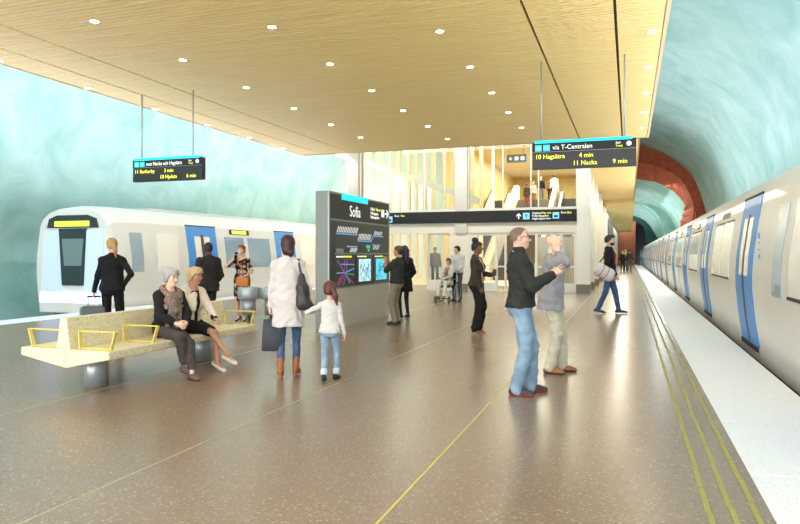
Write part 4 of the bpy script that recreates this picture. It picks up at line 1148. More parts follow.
# ------------------------------------------------------------------ who is on the platform
def px_at(px, Y):
    a_ = math.atan(229/670); k = (px-400)/670; d = Y/(k*math.sin(a_)+math.cos(a_)); return d*(k*math.cos(a_)-math.sin(a_)), Y
def into(xy, face, H, wpt, z0=0.):
    fx, fy = unit(A(*face)); r = A(fy, -fx); d = A(wpt[0]-xy[0], wpt[1]-xy[1]); q = H/1.75
    return (float(d @ r)/q, float(d @ A(fx, fy))/q, (wpt[2]-z0)/q)
RIGHT = (.946, .323); LEFT = (-.946, -.323); AWAY = (-.323, .946)
SK_L = ('light', (226, 178, 150), (200, 130, 116), (96, 70, 50)); SK_F = ('fair', (232, 192, 166), (204, 130, 118), (120, 92, 66))
SK_T = ('tan', (190, 136, 104), (160, 96, 84), (50, 36, 28)); SK_D = ('brown', (122, 80, 58), (110, 66, 58), (24, 18, 16)); SK_DD = ('deep', (78, 52, 40), (84, 52, 46), (16, 12, 12))
HAIR = lambda n, c: mat('hair_'+n, c, .5, noise=(90, tuple(int(x*.75) for x in c), .4, .65))
BLK = fabric('black_cloth', (22, 22, 24)); NEARH = dict(h=.0058, hg=.0075); FAR = dict(h=.009, hg=.010); TINY = dict(h=.014, hg=.016)
WHT = fabric('white_knit', (206, 200, 194)); M_SHOEB = mat('black_leather', (24, 22, 22), .4); M_BROWNL = mat('brown_leather', (150, 88, 46), .5)
def thing_mb(name, mb, m, label, cat, group=None, bevel=0):
    return tag(mb.build(name, m, bevel=bevel), label, cat, group)

# 1 woman in the black suit with a case
xy = (-7.95, 8.80); f = (-.52, .85)
p = Person('person in a black trouser suit seen from behind, one hand on the hip', xy, f, 1.76, True, SK_L, wr=[(-.30, .06, .90), (.175, -.03, 1.015)], el_hint=[None, (1, -.6, -.2)], hands=[dict(dir=(-.2, .3, -1), thumb=(0, 1, .3), curl=60), dict(dir=(-.5, .6, -.6), thumb=(0, .4, 1), curl=30)], head=(-28, 4), heel=.05)
p.trousers(BLK, r=(.088, .066, .064)); p.top('jacket', BLK, off=.018, hem=-.06, flare=.02, collar=(.056, .02)); p.shoes(M_SHOEB, heel=.05, low=True)
HB_ = HAIR('blonde', (186, 140, 84))
p.hair(HB_, extra=[('e', (0, -.105, .02), (.035, .03, .035)), ('c', (0, -.115, .01), (.01, -.135, -.10), .036, .034), ('c', (.01, -.135, -.10), (.025, -.115, -.20), .034, .014)])
hw = p.W(p.wr[0]+p.hd[0][0]*.09)
cs = empty('suitcase', (hw.x, hw.y+.02, 0), math.atan2(-f[0], f[1]), 'dark grey wheeled suitcase held by the person in the black suit', 'suitcase')
MB().box(-.19, .19, -.12, .12, .06, .66).build('shell', mat('case_grey', (78, 84, 86), .6), cs, bevel=.03); MB().box(-.20, -.16, -.125, .125, .08, .64).build('side_trim', mat('case_teal', (96, 128, 128), .6), cs, bevel=.015)
zt = hw.z
for x in (-.09, .09): MB().tube([(x, -.03, .64), (x, -.03, zt)], .008, 8).build('handle_tube', M_STEEL, cs)
MB().tube([(-.10, -.03, zt), (.10, -.03, zt)], .014, 8).build('grip', M_BLACK, cs)
for x in (-.14, .14):
    for y in (-.08, .08): MB().tube([(x-.015, y, .03), (x+.015, y, .03)], .03, 14).build('wheel', M_BLACK, cs)

# 2 man in the dark suit
p = Person('person in a dark suit with short black hair standing behind the bench', (-7.62, 10.95), (-.86, .50), 1.73, False, SK_DD, wr=[(-.16, .22, 1.0), (.20, .16, .93)], hands=[dict(curl=50), dict(dir=(-.3, .5, -1), curl=40)], el_hint=[(-.6, -1, 0), (.8, -1, 0)])
SUIT = fabric('suit_charcoal', (44, 40, 38))
p.trousers(SUIT); p.top('shirt', WHT, off=.004, sleeve=0, collar=(.056, .015)); p.top('jacket', SUIT, off=.022, hem=-.14, flare=.03, vcut=(.2, .06)); p.shoes(M_SHOEB)
p.hair(HAIR('black', (18, 16, 16)), off=.004); p.put('beard', [El(p.Hc+p.Hr @ A(0, .030, -.066), (.063, .068, .054), p.Hr, .02)], HAIR('black', (18, 16, 16)), 0, [p.folds(.002)], [El(p.Hc+p.Hr @ A(0, .10, -.052), (.026, .03, .016), p.Hr, .01)], h=p.h)

# 3 woman in the floral dress
xy = (-8.14, 12.95); f = (.16, -.985)
FLORAL = speckle_mat('floral_print', (26, 24, 26), [(.38, (214, 190, 170)), (.56, (190, 120, 110)), (.64, (26, 24, 26)), (.80, (196, 168, 120)), (.88, (90, 96, 70))], 15, .8, (.42, .72), spec=.2)
p = Person('person in a knee length floral dress holding a phone to the ear', xy, f, 1.70, True, SK_L, bare=True, wr=[(-.10, .17, 1.06), (.155, .10, 1.50)], el_hint=[(-1, -.5, -.3), (.8, .3, -1)], hands=[dict(dir=(.9, .35, -.1), thumb=(.1, .3, 1), curl=45), dict(dir=(-.25, -.25, 1), thumb=(-.3, -.8, .1), curl=50)], head=(12, 0), heel=.07, feet=[dict(p=(-.095, .03, .155), toe=(-.1, 1, -.5)), dict(p=(.08, -.03, .155), toe=(.3, 1, -.5))])
p.tr_on = False
p.top('bodice', FLORAL, off=.010, hem=.12, sleeve=.42, flare=0., rs=(.060, .056, .05), hole=(.085, .085, .10, 0.)); p.skirt(FLORAL, [(-.50, .172, .150), (-.35, .186, .155, .01), (-.1, .198, .158, -.01), (.02, .196, .152, -.015), (.10, .168, .125), (.17, .136, .10)])
p.shoes(M_SHOEB, heel=.07, low=True)
p.hair(HAIR('auburn', (150, 74, 36)), extra=[('e', (0, -.09, .07), (.045, .05, .04)), ('e', (0, .02, .10), (.06, .06, .03))])
ph = p.wr[1]+p.hd[1][0]*.085+p.hd[1][2]*.025
o = thing_mb('phone', MB().box(-.036, .036, -.005, .005, -.075, .075), mat('phone_black', (20, 20, 24), .25), 'dark phone at the ear of the person in the floral dress', 'phone'); o.location = p.W(ph); o.rotation_euler = (0, .2, math.radians(70))
ORG = mat('orange_leather', (206, 116, 32), .5)
h_ = p.W(p.wr[0]+p.hd[0][0]*.02+A(-.05, .05, -.09))
t = empty('handbag', h_, 0, 'small orange handbag hung on a long strap across the floral dress', 'handbag')
MB().box(-.14, .14, -.045, .035, -.105, .085).build('body', ORG, t, bevel=.02); MB().box(-.143, .143, -.052, -.042, -.02, .09).build('flap', ORG, t, bevel=.004)
q = [Vector(h_)+Vector((0, .03, .08)), p.W(p.loc(-.06, .155, .24)), p.W(p.loc(.02, .14, .36)), p.W(p.loc(.085, .085, .47)), p.W(p.loc(.10, -.01, .495)), p.W(p.loc(.06, -.10, .42)), p.W(p.loc(-.10, -.12, .2)), p.W(p.loc(-.17, .0, .12)), Vector(h_)+Vector((.06, .05, .08))]
MB().tube([Vector(v)-Vector(h_) for v in q], .012, 6).build('strap', ORG, t)

# 4 and 5 woman in the white tunic with the child
xw = (-3.93, 7.28); fw = (-.36, .93); Hw = 1.725; xc = (-3.38, 7.30); fc = (-.26, .965); Hc_ = 1.145
meet = (-3.61, 7.36, .845)
wl = into(xw, fw, Hw, (meet[0]-.02, meet[1], meet[2]+.07)); cl = into(xc, fc, Hc_, (meet[0]+.035, meet[1], meet[2]-.045))
p = Person('person in a long white tunic and jeans walking away beside the child', xw, fw, Hw, True, SK_L, wr=[(-.235, .03, .85), wl], hands=[dict(dir=(0, .1, -1), curl=75), dict(dir=(.25, .1, -1), thumb=(0, 1, 0), curl=55)], head=(-8, 3), heel=.05,
           feet=[dict(p=(-.085, -.06, .135), toe=(-.12, 1, -.30)), dict(p=(.09, .12, .135), toe=(.15, 1, -.30))], **NEARH)
DEN = fabric('denim_dark', (58, 76, 104), noise=(9, (78, 100, 130), .4, .65))
p.trousers(DEN, r=(.084, .058, .044), off=.006, ankle=.12)
TUN = fabric('tunic_white', (204, 195, 189))
p.top('tunic', TUN, off=.014, hem=-.34, flare=.022, rs=(.060, .052, .042), collar=(.055, .0), amp=.006, seed=3.)
p.shoes(M_BROWNL, heel=.05, boot=.09, block=True)
HD = HAIR('dark_red', (62, 26, 22))
p.hair(HD, off=.018, line=((-.14, -.13), (-.02, -.12), (.03, -.02), (.06, .05), (.12, .07)), extra=[('e', (0, -.06, -.06), (.075, .055, .085)), ('c', (.03, -.075, -.10), (.02, -.07, -.15), .045, .03)])
lh = p.W(p.wr[0]+p.hd[0][0]*.095)
t = empty('shopping_bag', (lh.x+.06, lh.y+.02, 0), math.atan2(-fw[0], fw[1]), 'charcoal shopping bag carried low in the left hand beside the white tunic', 'bag')
zb = lh.z; GB = fabric('bag_charcoal', (70, 72, 78), bump=(30, .5))
b = MB(); vs = []
for z_, hx, hy, sh_ in ((.33, .135, .08, 0), (.52, .128, .07, .0), (.70, .115, .035, .0)):
    n_ = 16
    for k_ in range(n_):
        th = 2*PI*k_/n_; c_, s_ = math.cos(th), math.sin(th); e_ = 4
        r_ = 1/(abs(c_)**e_+abs(s_)**e_)**(1/e_); vs.append((hx*c_*r_-.03, hy*s_*r_, z_+.012*math.sin(3*th)*(z_ > .6)))
fs = [(i*16+k_, i*16+(k_+1) % 16, (i+1)*16+(k_+1) % 16, (i+1)*16+k_) for i in range(2) for k_ in range(16)]+[tuple(range(15, -1, -1)), tuple(range(32, 48))]
b.add(vs, fs, True); b.build('bag_body', GB, t)
for y in (-.03, .03): MB().tube([(-.10, y, .69), (-.04, y*.5, zb-.01), (.0, y*.3, zb), (.03, y, .69)], .006, 6).build('handle', GB, t)
# shoulder bag
DKB = mat('dark_brown_leather', (52, 42, 40), .45, bump=(40, .2))
sb = [p.loc(.215, -.10, .12), p.loc(.235, -.115, -.02)]
me = sdf_mesh('bag_body', [Cn(p.loc(.185, -.115, .30), p.loc(.185, -.13, .16), .035, .075, .04), El(p.loc(.20, -.13, .03), (.085, .075, .16), p.T @ rotm('Y', 8), .05), El(p.loc(.23, -.13, -.06), (.10, .07, .07), p.T @ rotm('Y', 8), .05)], p.hg, 0, [p.folds(.003, 2)]); me.transform(Matrix.Scale(p.sc, 4))
t = empty('shoulder_bag', p.o.location, p.o.rotation_euler.z, 'large dark brown shoulder bag hanging over the back of the white tunic', 'handbag'); link_mesh('bag_body', me, DKB, t)
S_ = lambda v: tuple(v*p.sc)
MB().tube([S_(p.loc(.185, -.12, .28)), S_(p.loc(.155, -.10, .42)), S_(p.loc(.135, -.045, .505)), S_(p.loc(.145, .03, .50)), S_(p.loc(.19, .085, .40)), S_(p.loc(.235, .03, .2)), S_(p.loc(.24, -.09, .12))], .013, 8).build('strap', DKB, t)

p = Person('child in a white long sleeved top and light jeans holding hands', xc, fc, Hc_, True, SK_L, child=True, wr=[cl, (.26, .03, .83)], el_hint=[(-1, -.5, -.3), None], hands=[dict(dir=(-.3, .1, 1), thumb=(0, 1, .2), curl=50), None], head=(-6, 3), pel=(0, 0, .93), build=1.0, headsc=1.1,
           feet=[dict(p=(-.09, -.12, .10), toe=(-.1, 1, -.1)), dict(p=(.095, .10, .085), toe=(.25, 1, 0))], h=.0055, hg=.007)
p.trousers(fabric('denim_light', (126, 148, 168), noise=(9, (150, 170, 186), .4, .65)), r=(.092, .070, .058), off=.008, ankle=.14, cuff=fabric('cuff_pale', (196, 206, 214)))
p.top('top', WHT, off=.014, hem=-.06, flare=.012, amp=.006, seed=1.5); p.shoes(M_SHOEB, boot=.06)
p.hair(HAIR('chestnut', (98, 48, 32)), off=.014, extra=[('e', (.045, -.10, .02), (.03, .03, .03)), ('c', (.05, -.115, .02), (.085, -.12, -.08), .030, .036), ('c', (.085, -.12, -.08), (.10, -.09, -.20), .036, .012)])

# 6 man photographing the board, 7 woman with blue hair
xy = (-4.74, 13.62); f = (-.99, .05)
p = Person('person in a cap and dark green shirt lifting a phone towards the board', xy, f, 1.68, False, SK_T, lean=-4, wr=[(-.10, .22, 1.42), (.10, .22, 1.42)], el_hint=[(-.5, -.2, -1), (.5, -.2, -1)], hands=[dict(dir=(.35, .35, 1), thumb=(.6, -.4, .3), curl=50), dict(dir=(-.35, .35, 1), thumb=(-.6, -.4, .3), curl=50)], head=(0, -6), build=1.08)
p.trousers(fabric('khaki', (134, 122, 100)), r=(.094, .074, .062)); p.top('shirt', fabric('dark_green', (46, 52, 46)), off=.02, hem=-.03, sleeve=.45, rs=(.066, .064, .06), flare=.02); p.shoes(mat('grey_shoe', (44, 44, 44), .6))
HBK = HAIR('dark_brown', (48, 36, 28)); p.hair(HBK, off=.008)
CAPM = fabric('cap_taupe', (92, 80, 66)); p.put('cap', [El(p.Hc+p.Hr @ A(0, -.012, .05), (.092, .112, .082), p.Hr, .02), El(p.Hc+p.Hr @ A(0, -.11, .03), (.06, .06, .012), p.Hr, .02)], CAPM, 0, [lambda D, X, Y, Z: np.maximum(D, (p.Hc[2]+.028)-Z+0*X)], h=p.h)
c_ = (p.wr[0]+p.wr[1])/2+A(0, .06, .12)
o = thing_mb('phone', MB().box(-.075, .075, -.005, .005, -.037, .037), MATS['phone_black'], 'dark phone held up by the person in the cap', 'phone'); o.location = p.W(c_); o.rotation_euler = (0, 0, p.o.rotation_euler.z)
p = Person('person with long blue-black hair, black jacket and short skirt behind the cap wearer', (-5.0, 14.95), (-.78, .62), 1.70, True, SK_F, wr=[(-.2, .2, 1.0), (.2, .12, .95)], hands=[dict(curl=50), dict(curl=40)], head=(0, 0))
p.tr_on = False
p.trousers(fabric('black_tights', (26, 24, 26), .6), off=.002, r=(.082, .054, .038), amp=.001); p.skirt(BLK, [(-.30, .215, .165, -.01), (-.1, .195, .145, -.01), (.05, .175, .125, -.005), (.12, .155, .11)], amp=.008)
p.top('jacket', fabric('black_jacket', (30, 30, 32)), off=.026, hem=.06, flare=.012, rs=(.072, .064, .05), collar=(.056, .03))
p.shoes(M_SHOEB, sole=mat('sole_white', (226, 226, 222), .6))
p.hair(HAIR('blue_black', (30, 34, 62)), off=.016, line=((-.14, -.14), (-.02, -.13), (.04, -.02), (.06, .05), (.12, .07)), extra=[('c', (0, -.085, 0), (0, -.10, -.22), .075, .065), ('c', (0, -.10, -.2), (0, -.09, -.36), .07, .04), ('c', (.05, -.04, -.03), (.06, -.05, -.22), .04, .03), ('c', (-.05, -.04, -.03), (-.06, -.05, -.22), .04, .03)])

# 8 wheelchair with its user, and the person pushing
WX, WY = -5.46, 20.55; wf = (-.16, -.987); wrz = math.atan2(-wf[0], wf[1])
t = empty('wheelchair', (WX, WY, 0), wrz, 'black wheelchair with large rear wheels near the glass front', 'wheelchair')
MB().box(-.21, .21, -.22, .20, .46, .50).build('seat', MATS['black_jacket'], t, bevel=.01); MB().box(-.20, .20, -.27, -.235, .50, .93).build('backrest', MATS['black_jacket'], t, bevel=.01)
for s_ in (-1, 1):
    x = s_*.27
    w_ = MB().tube([(x, -.16+.30*math.cos(a_), .305+.30*math.sin(a_)) for a_ in np.linspace(0, 2*PI, 33)[:-1]], .018, 8, closed=True).build('rear_wheel', M_BLACK, t)
    MB().tube([(x+s_*.035, -.16+.25*math.cos(a_), .305+.25*math.sin(a_)) for a_ in np.linspace(0, 2*PI, 33)[:-1]], .009, 6, closed=True).build('push_rim', M_STEEL, w_)
    b = MB()
    for a_ in np.linspace(0, PI, 9)[:-1]: b.tube([(x, -.16-.29*math.cos(a_), .305-.29*math.sin(a_)), (x, -.16+.29*math.cos(a_), .305+.29*math.sin(a_))], .003, 4)
    b.build('spokes', M_STEEL, w_)
    MB().tube([(s_*.23, .34-.08*math.cos(a_), .085+.085*math.sin(a_)) for a_ in np.linspace(0, 2*PI, 21)[:-1]], .02, 8, closed=True).build('castor', M_BLACK, t)
    b = MB(); b.tube([(s_*.23, -.25, .98), (s_*.23, -.25, .32), (s_*.23, .30, .32), (s_*.23, .34, .12)], .014, 8); b.tube([(s_*.23, -.25, .72), (s_*.23, .18, .72), (s_*.23, .22, .48), (s_*.21, .44, .16)], .014, 8); b.build('frame', M_STEEL, t)
    MB().tube([(s_*.23, -.25, .96), (s_*.23, -.40, .95)], .018, 8).build('push_handle', M_BLACK, t)
    MB().box(s_*.02, s_*.19, .38, .54, .13, .15).build('footplate', M_BLACK, t); MB().box(s_*.205, s_*.26, -.18, .16, .72, .75).build('armrest', M_BLACK, t)
p = Person('person in white trousers and a patterned top sitting in the wheelchair', (WX, WY), wf, 1.66, True, SK_F, pel=(0, -.08, .655), lean=-4, wr=[(-.06, .26, .80), (.06, .26, .79)], el_hint=[(-1, -.6, -.2), (1, -.6, -.2)], hands=[dict(dir=(.6, .6, -.3), thumb=(.2, .2, 1), curl=35), dict(dir=(-.6, .6, -.3), thumb=(-.2, .2, 1), curl=35)], feet=[dict(p=(-.11, .46, .245)), dict(p=(.11, .46, .245))], knee_hint=[(-.1, .5, 1), (.1, .5, 1)], head=(0, 4), h=.008, hg=.009)
p.tr_on = False
p.trousers(fabric('white_trousers', (226, 220, 210)), r=(.090, .068, .060)); p.top('top', speckle_mat('pattern_brown', (120, 100, 90), [(.4, (190, 170, 154)), (.7, (86, 66, 60)), (.9, (220, 206, 190))], 24, .8, (.3, .6)), off=.008, sleeve=0, hem=.0)
p.top('cardigan', fabric('cardigan_cream', (214, 200, 188)), off=.02, hem=.0, front=.075, flare=.01); p.shoes(mat('tan_shoe', (150, 110, 84), .6)); p.hair(HAIR('brown', (92, 60, 42)), off=.014, line=((-.11, -.10), (-.03, -.07), (.03, .0), (.05, .05), (.12, .062)))
px_, py_ = WX-wf[0]*.62+.10, WY-wf[1]*.62
g0 = [into((px_, py_), wf, 1.76, (WX+wf[1]*sx_*.23*(1)-wf[0]*.38, WY-wf[0]*sx_*.23-wf[1]*.38, 1.0)) for sx_ in (-1, 1)]
p = Person('person in a white sweater standing behind the wheelchair and pushing it', (px_, py_), wf, 1.77, False, SK_L, wr=[g0[1] if g0[1][0] < 0 else g0[0], g0[0] if g0[1][0] < 0 else g0[1]], hands=[dict(dir=(0, 1, -.3), thumb=(1, 0, .3), curl=70), dict(dir=(0, 1, -.3), thumb=(-1, 0, .3), curl=70)], head=(40, 4), h=.008, hg=.009)
p.trousers(fabric('grey_trousers', (90, 88, 88))); p.top('sweater', fabric('sweater_white', (216, 214, 212)), off=.018, hem=-.04, flare=.015, collar=(.058, .01)); p.shoes(M_SHOEB); p.hair(HBK, off=.016)

# 9 man behind the glass
p = Person('person in a grey jacket standing behind the low glass left of the wheelchair', px_at(435, 32.2), (.3, -.95), 1.86, False, SK_T, **FAR)
p.trousers(fabric('blue_grey', (84, 90, 100))); p.top('jacket', fabric('grey_jacket', (110, 104, 100)), off=.03, hem=-.08, flare=.02, collar=(.06, .03)); p.shoes(M_SHOEB); p.hair(HBK)

# 10 woman with the bun
xy = (-2.69, 12.32); f = (.93, -.05)
p = Person('person with a high black bun, brown jacket and wide black trousers', xy, f, 1.73, True, SK_D, wr=[(-.12, .27, 1.17), (.19, .10, .93)], el_hint=[(-.8, -.8, -.6), (.8, -1, 0)], hands=[dict(dir=(.35, .6, .75), thumb=(.6, -.1, .5), curl=60), dict(dir=(-.25, .5, -1), thumb=(-.3, 1, .2), curl=30)], head=(4, 0), heel=.06, h=.0065, hg=.008)
p.trousers(fabric('black_trousers', (30, 27, 26)), r=(.094, .086, .088), amp=.007); p.top('blouse', fabric('blouse_beige', (206, 172, 150)), off=.008, sleeve=0, hem=-.0, flare=.005)
p.top('jacket', fabric('brown_jacket', (62, 52, 44)), off=.024, hem=-.04, front=.05, flare=.015, vcut=(.1, .075)); p.shoes(mat('nude_leather', (150, 100, 80), .5), heel=.06, low=True)
p.hair(HAIR('black', (18, 16, 16)), off=.016, line=((-.11, -.06), (-.03, -.03), (.02, .0), (.045, .045), (.085, .06), (.12, .07)), extra=[('e', (0, -.045, .155), (.062, .062, .055))])
o = thing_mb('drinking_cup', MB().lathe([(.03, 0), (.034, .10), (.036, .115), (.03, .12)], n=20), mat('cup_brown', (92, 62, 50), .5), 'small brown cup held in front by the person with the bun', 'cup'); o.location = p.W(p.wr[0]+p.hd[0][0]*.085+p.hd[0][2]*.035-A(0, 0, .055))

# 11 man in the dark sweater
xy = (-1.10, 7.28); f = (.95, .22)
p = Person('person in a charcoal roll-neck sweater, glasses and light jeans gesturing with a hand', xy, f, 1.79, False, SK_L, lean=-2, wr=[(-.10, .30, 1.22), (.17, .29, 1.255)], el_hint=[(-.5, -.3, -1), (.5, -.35, -1)], hands=[dict(dir=(.1, .8, .45), thumb=(.5, -.1, .8), curl=40), dict(dir=(-.12, .80, .55), thumb=(-.55, -.25, .75), fc=(4, 12, 32, 44, 10))], head=(4, -1), build=1.08,
           feet=[dict(p=(-.09, .10, .085), toe=(-.05, 1, 0)), dict(p=(.12, -.06, .085), toe=(.30, 1, 0))], **NEARH)
p.trousers(fabric('denim_pale', (118, 140, 160), noise=(7, (144, 166, 184), .4, .65)), r=(.098, .078, .070), amp=.008, ankle=-.05); p.top('sweater', fabric('sweater_charcoal', (48, 48, 46)), off=.020, hem=-.03, flare=.02, collar=(.064, .07), amp=.006, rs=(.066, .058, .045))
p.shoes(mat('dark_shoe', (58, 46, 46), .6), sole=mat('sole_red', (150, 40, 56), .6)); p.hair(HAIR('cropped', (128, 100, 80)), off=.003, line=((-.11, -.045), (-.03, -.01), (.02, .045), (.05, .085), (.12, .095)), amp=.001); p.glasses(M_BLACK)
ww = p.T
# 12 bald man
xy = (-.93, 8.72); f = (.97, .05)
p = Person('bald person in a grey blazer and cream trousers with a hand at the ear', xy, f, 1.75, False, SK_F, lean=2, wr=[None, (.178, .09, 1.50)], el_hint=[None, (1, .1, -.9)], hands=[dict(curl=40), dict(dir=(-.16, -.28, .95), thumb=(-.1, -.8, .2), curl=26)], head=(2, -2), build=1.08,
           feet=[dict(p=(-.10, .12, .085), toe=(-.1, 1, 0)), dict(p=(.11, -.02, .085), toe=(.25, 1, 0))], **NEARH)
p.trousers(fabric('cream_trousers', (196, 188, 166)), r=(.096, .076, .068), amp=.007); p.top('shirt', fabric('shirt_blue', (120, 140, 170)), off=.006, sleeve=0, collar=(.062, .02), hem=-.03)
p.top('blazer', fabric('blazer_grey', (152, 150, 152)), off=.024, hem=-.15, flare=.03, vcut=(.16, .055), amp=.006, rs=(.066, .052, .044)); p.shoes(mat('tan_leather', (150, 92, 44), .5), sole=mat('sole_dark', (60, 44, 36), .6))

# 13 man with the sports bag
xy = (-.46, 17.72); f = (.97, .12)
p = Person('bearded person in a black jacket and blue jeans carrying a sports bag', xy, f, 1.98, False, SK_L, wr=[(-.24, .14, .87), (.24, .0, .88)], head=(8, 0), build=.96, feet=[dict(p=(-.06, .20, .085), toe=(-.02, 1, 0)), dict(p=(.07, -.26, .115), toe=(.05, 1, -.2))], h=.008, hg=.009)
p.trousers(fabric('denim_blue', (56, 80, 118), noise=(9, (74, 100, 138), .4, .65)), r=(.088, .064, .052), off=.008); p.top('jacket', fabric('jacket_black', (30, 29, 31)), off=.022, hem=-.05, flare=.01, collar=(.06, .02)); p.shoes(mat('navy_shoe', (50, 48, 62), .6), sole=MATS['sole_white'])
p.hair(HBK, off=.016, line=((-.11, -.05), (-.03, -.03), (.02, .02), (.05, .06), (.12, .07)), extra=[('e', (0, .05, .10), (.06, .05, .035))]); p.put('beard', [El(p.Hc+p.Hr @ A(0, .030, -.064), (.064, .069, .056), p.Hr, .02)], HBK, 0, [p.folds(.002)], [El(p.Hc+p.Hr @ A(0, .105, -.054), (.024, .03, .010), p.Hr, .01), El(p.Hc+p.Hr @ A(0, .105, -.01), (.05, .05, .024), p.Hr, .01)], h=p.h)
RED = fabric('red_stripe', (196, 30, 40))
t = empty('sports_bag', p.o.location, p.o.rotation_euler.z, 'white barrel bag with red stripes slung behind the bearded person', 'bag')
c0, c1 = p.loc(.27, -.25, .05), p.loc(.22, -.04, -.07)
ax_ = unit(c1-c0); L_ = np.linalg.norm(c1-c0)
def barrel(name, t0, t1, r_, m, par):
    me = sdf_mesh(name, [Cn(c0+ax_*(L_*t0), c0+ax_*(L_*t1), r_, None, .01)], .010, 0, [lambda D, X, Y, Z: np.maximum(D, np.maximum(((c0[0]-X)*ax_[0]+(c0[1]-Y)*ax_[1]+(c0[2]-Z)*ax_[2])+L_*t0-(.09 if r_ < .15 else 0), ((X-c0[0])*ax_[0]+(Y-c0[1])*ax_[1]+(Z-c0[2])*ax_[2])-L_*t1-(.09 if r_ < .15 else 0)))])
    me.transform(Matrix.Scale(p.sc, 4)); return link_mesh(name, me, m, par)
bd = barrel('bag_body', 0, 1, .149, fabric('bag_white', (216, 212, 212)), t)
for a_, b_ in ((.12, .2), (.62, .70)): barrel('stripe', a_, b_, .1535, RED, t)
S_ = lambda v: tuple(v*p.sc)
MB().tube([S_(c0+A(0, 0, .14)), S_(p.loc(.22, -.16, .3)), S_(p.loc(.17, -.085, .46)), S_(p.loc(.15, -.02, .515)), S_(p.loc(.150, .050, .46)), S_(p.loc(.19, .070, .25)), S_(c1+A(0, .05, .13))], .016, 8).build('strap', M_BLACK, t)
MB().tube([S_(p.loc(.125, .0, .515)), S_(p.loc(.13, .062, .475)), S_(p.loc(.135, .092, .39)), S_(p.loc(.14, .098, .27)), S_(p.loc(.145, .092, .16))], .016, 8).build('red_strap', RED, t)

# 14 15 seated on the bench, facing +x
SZ = .475
xy = (-5.44, 6.95); f = (.94, -.34); Ho = 1.58; q_ = Ho/1.75
p = Person('grey haired person in a black coat and patterned scarf sitting on the bench', xy, f, Ho, True, SK_F, pel=(0, 0, (SZ+.125)/q_), lean=9, wr=[(-.06, .36, .73), (.07, .34, .735)], el_hint=[(-1, -.6, -.4), (1, -.6, -.4)], hands=[dict(dir=(.6, .7, -.35), thumb=(.2, .3, 1), curl=45), dict(dir=(-.6, .7, -.3), thumb=(-.2, .3, 1), curl=45)], head=(-6, -2), build=1.08,
           feet=[dict(p=(-.02, .56, .085), toe=(.1, 1, 0)), dict(p=(-.01, .42, .16), toe=(-.15, 1, -.15))], knee_hint=[(-.25, .6, 1), (.25, .6, 1)], **NEARH)
p.tr_on = False
p.trousers(fabric('charcoal_tweed', (64, 58, 56), noise=(60, (84, 76, 72), .4, .6)), r=(.096, .076, .058), ankle=.2, off=.012); p.top('coat', fabric('coat_black', (30, 28, 30)), off=.028, hem=.0, rs=(.070, .062, .050), flare=.01, sleeve=.86)
p.shoes(mat('taupe_boot', (104, 82, 70), .6), boot=.10, sole=mat('sole_dark', (60, 44, 36), .6))
p.hair(HAIR('silver', (178, 172, 172)), off=.020, line=((-.13, -.09), (-.03, -.07), (.025, .0), (.05, .045), (.085, .060), (.12, .07)), extra=[('e', (.0, .05, .10), (.06, .05, .03))], amp=.005)
SCARF = speckle_mat('scarf_pattern', (128, 112, 100), [(.45, (150, 132, 118)), (.65, (92, 74, 68)), (.80, (170, 150, 136)), (.92, (170, 60, 62))], 46, .9, (.3, .65), spec=.15)
ring_ = [p.loc(.112*math.sin(a_), .012+.118*math.cos(a_), .50-.035*math.cos(a_)) for a_ in np.linspace(0, 2*PI, 13)]
pr = [Cn(ring_[i], ring_[i+1], .042, None, .02) for i in range(12)]
for k_ in range(3): rr_ = [p.loc((.10+.015*k_)*math.sin(a_), .10+.055*math.cos(a_), .465-.065*k_-.03*math.cos(a_)) for a_ in np.linspace(-2.0, 2.0, 9)]; pr += [Cn(rr_[i], rr_[i+1], .030, None, .015) for i in range(8)]
pr += [Cn(p.loc(.06, .14, .36), p.loc(.085, .165, .04), .034, .044, .012), Cn(p.loc(.0, .145, .36), p.loc(.005, .17, .0), .034, .044, .012), Cn(p.loc(-.06, .14, .36), p.loc(-.075, .165, .03), .034, .044, .012), Cn(p.loc(.02, .14, .38), p.loc(.01, .15, .25), .05, .05, .03)]
p.put('scarf', pr, SCARF, 0, [p.folds(.007, 4.)], h=.007)
p.put('shawl', [Cn(p.sh[1]+A(0, -.02, .03), p.loc(.11, .09, .38), .035, .035, .02)], fabric('shawl_red', (150, 50, 54)))

xy = (-5.47, 7.46); f = (.97, -.22); Hb = 1.59; q_ = Hb/1.75
p = Person('blonde person in a cream jacket and black skirt sitting with a hand at the neck', xy, f, Hb, True, SK_T, pel=(0, 0, (SZ+.125)/q_), lean=8, wr=[(-.06, .44, .735), (.075, .155, 1.10)], el_hint=[(-1, -.4, -.3), (.75, .35, -1)], hands=[dict(dir=(.1, .9, -.35), thumb=(.9, .2, .3), curl=25), dict(dir=(-.2, -.25, 1), thumb=(-.3, -.8, .2), curl=40)], head=(-12, -2),
           feet=[dict(p=(-.02, .54, .14), toe=(-.05, 1, -.42)), dict(p=(-.10, .66, .24), toe=(-.15, 1, -.38))], knee_hint=[(-.15, .6, 1), (.1, .6, 1)], heel=.055, **NEARH)
p.tr_on = False
pr = [Lf(p.P, p.T, [(-.13, .14, .10, -.01), (0, .185, .125, -.015), (.12, .14, .105)], .03)]+[Cn(p.hip[i], p.hip[i]+(p.kn[i]-p.hip[i])*.80, .102, .078, .05) for i in (0, 1)]
p.put('skirt', pr, BLK, 0, [p.folds(.003)]); p.top('top', BLK, off=.006, sleeve=(0, 0), hem=.02)
p.top('jacket', fabric('jacket_cream', (214, 196, 176), noise=(40, (226, 212, 194), .4, .6)), off=.024, hem=.02, front=.035, vcut=(.25, .06), rs=(.066, .060, .050), flare=.008, sleeve=.94, hole=(.085, .085, .085, 0.))
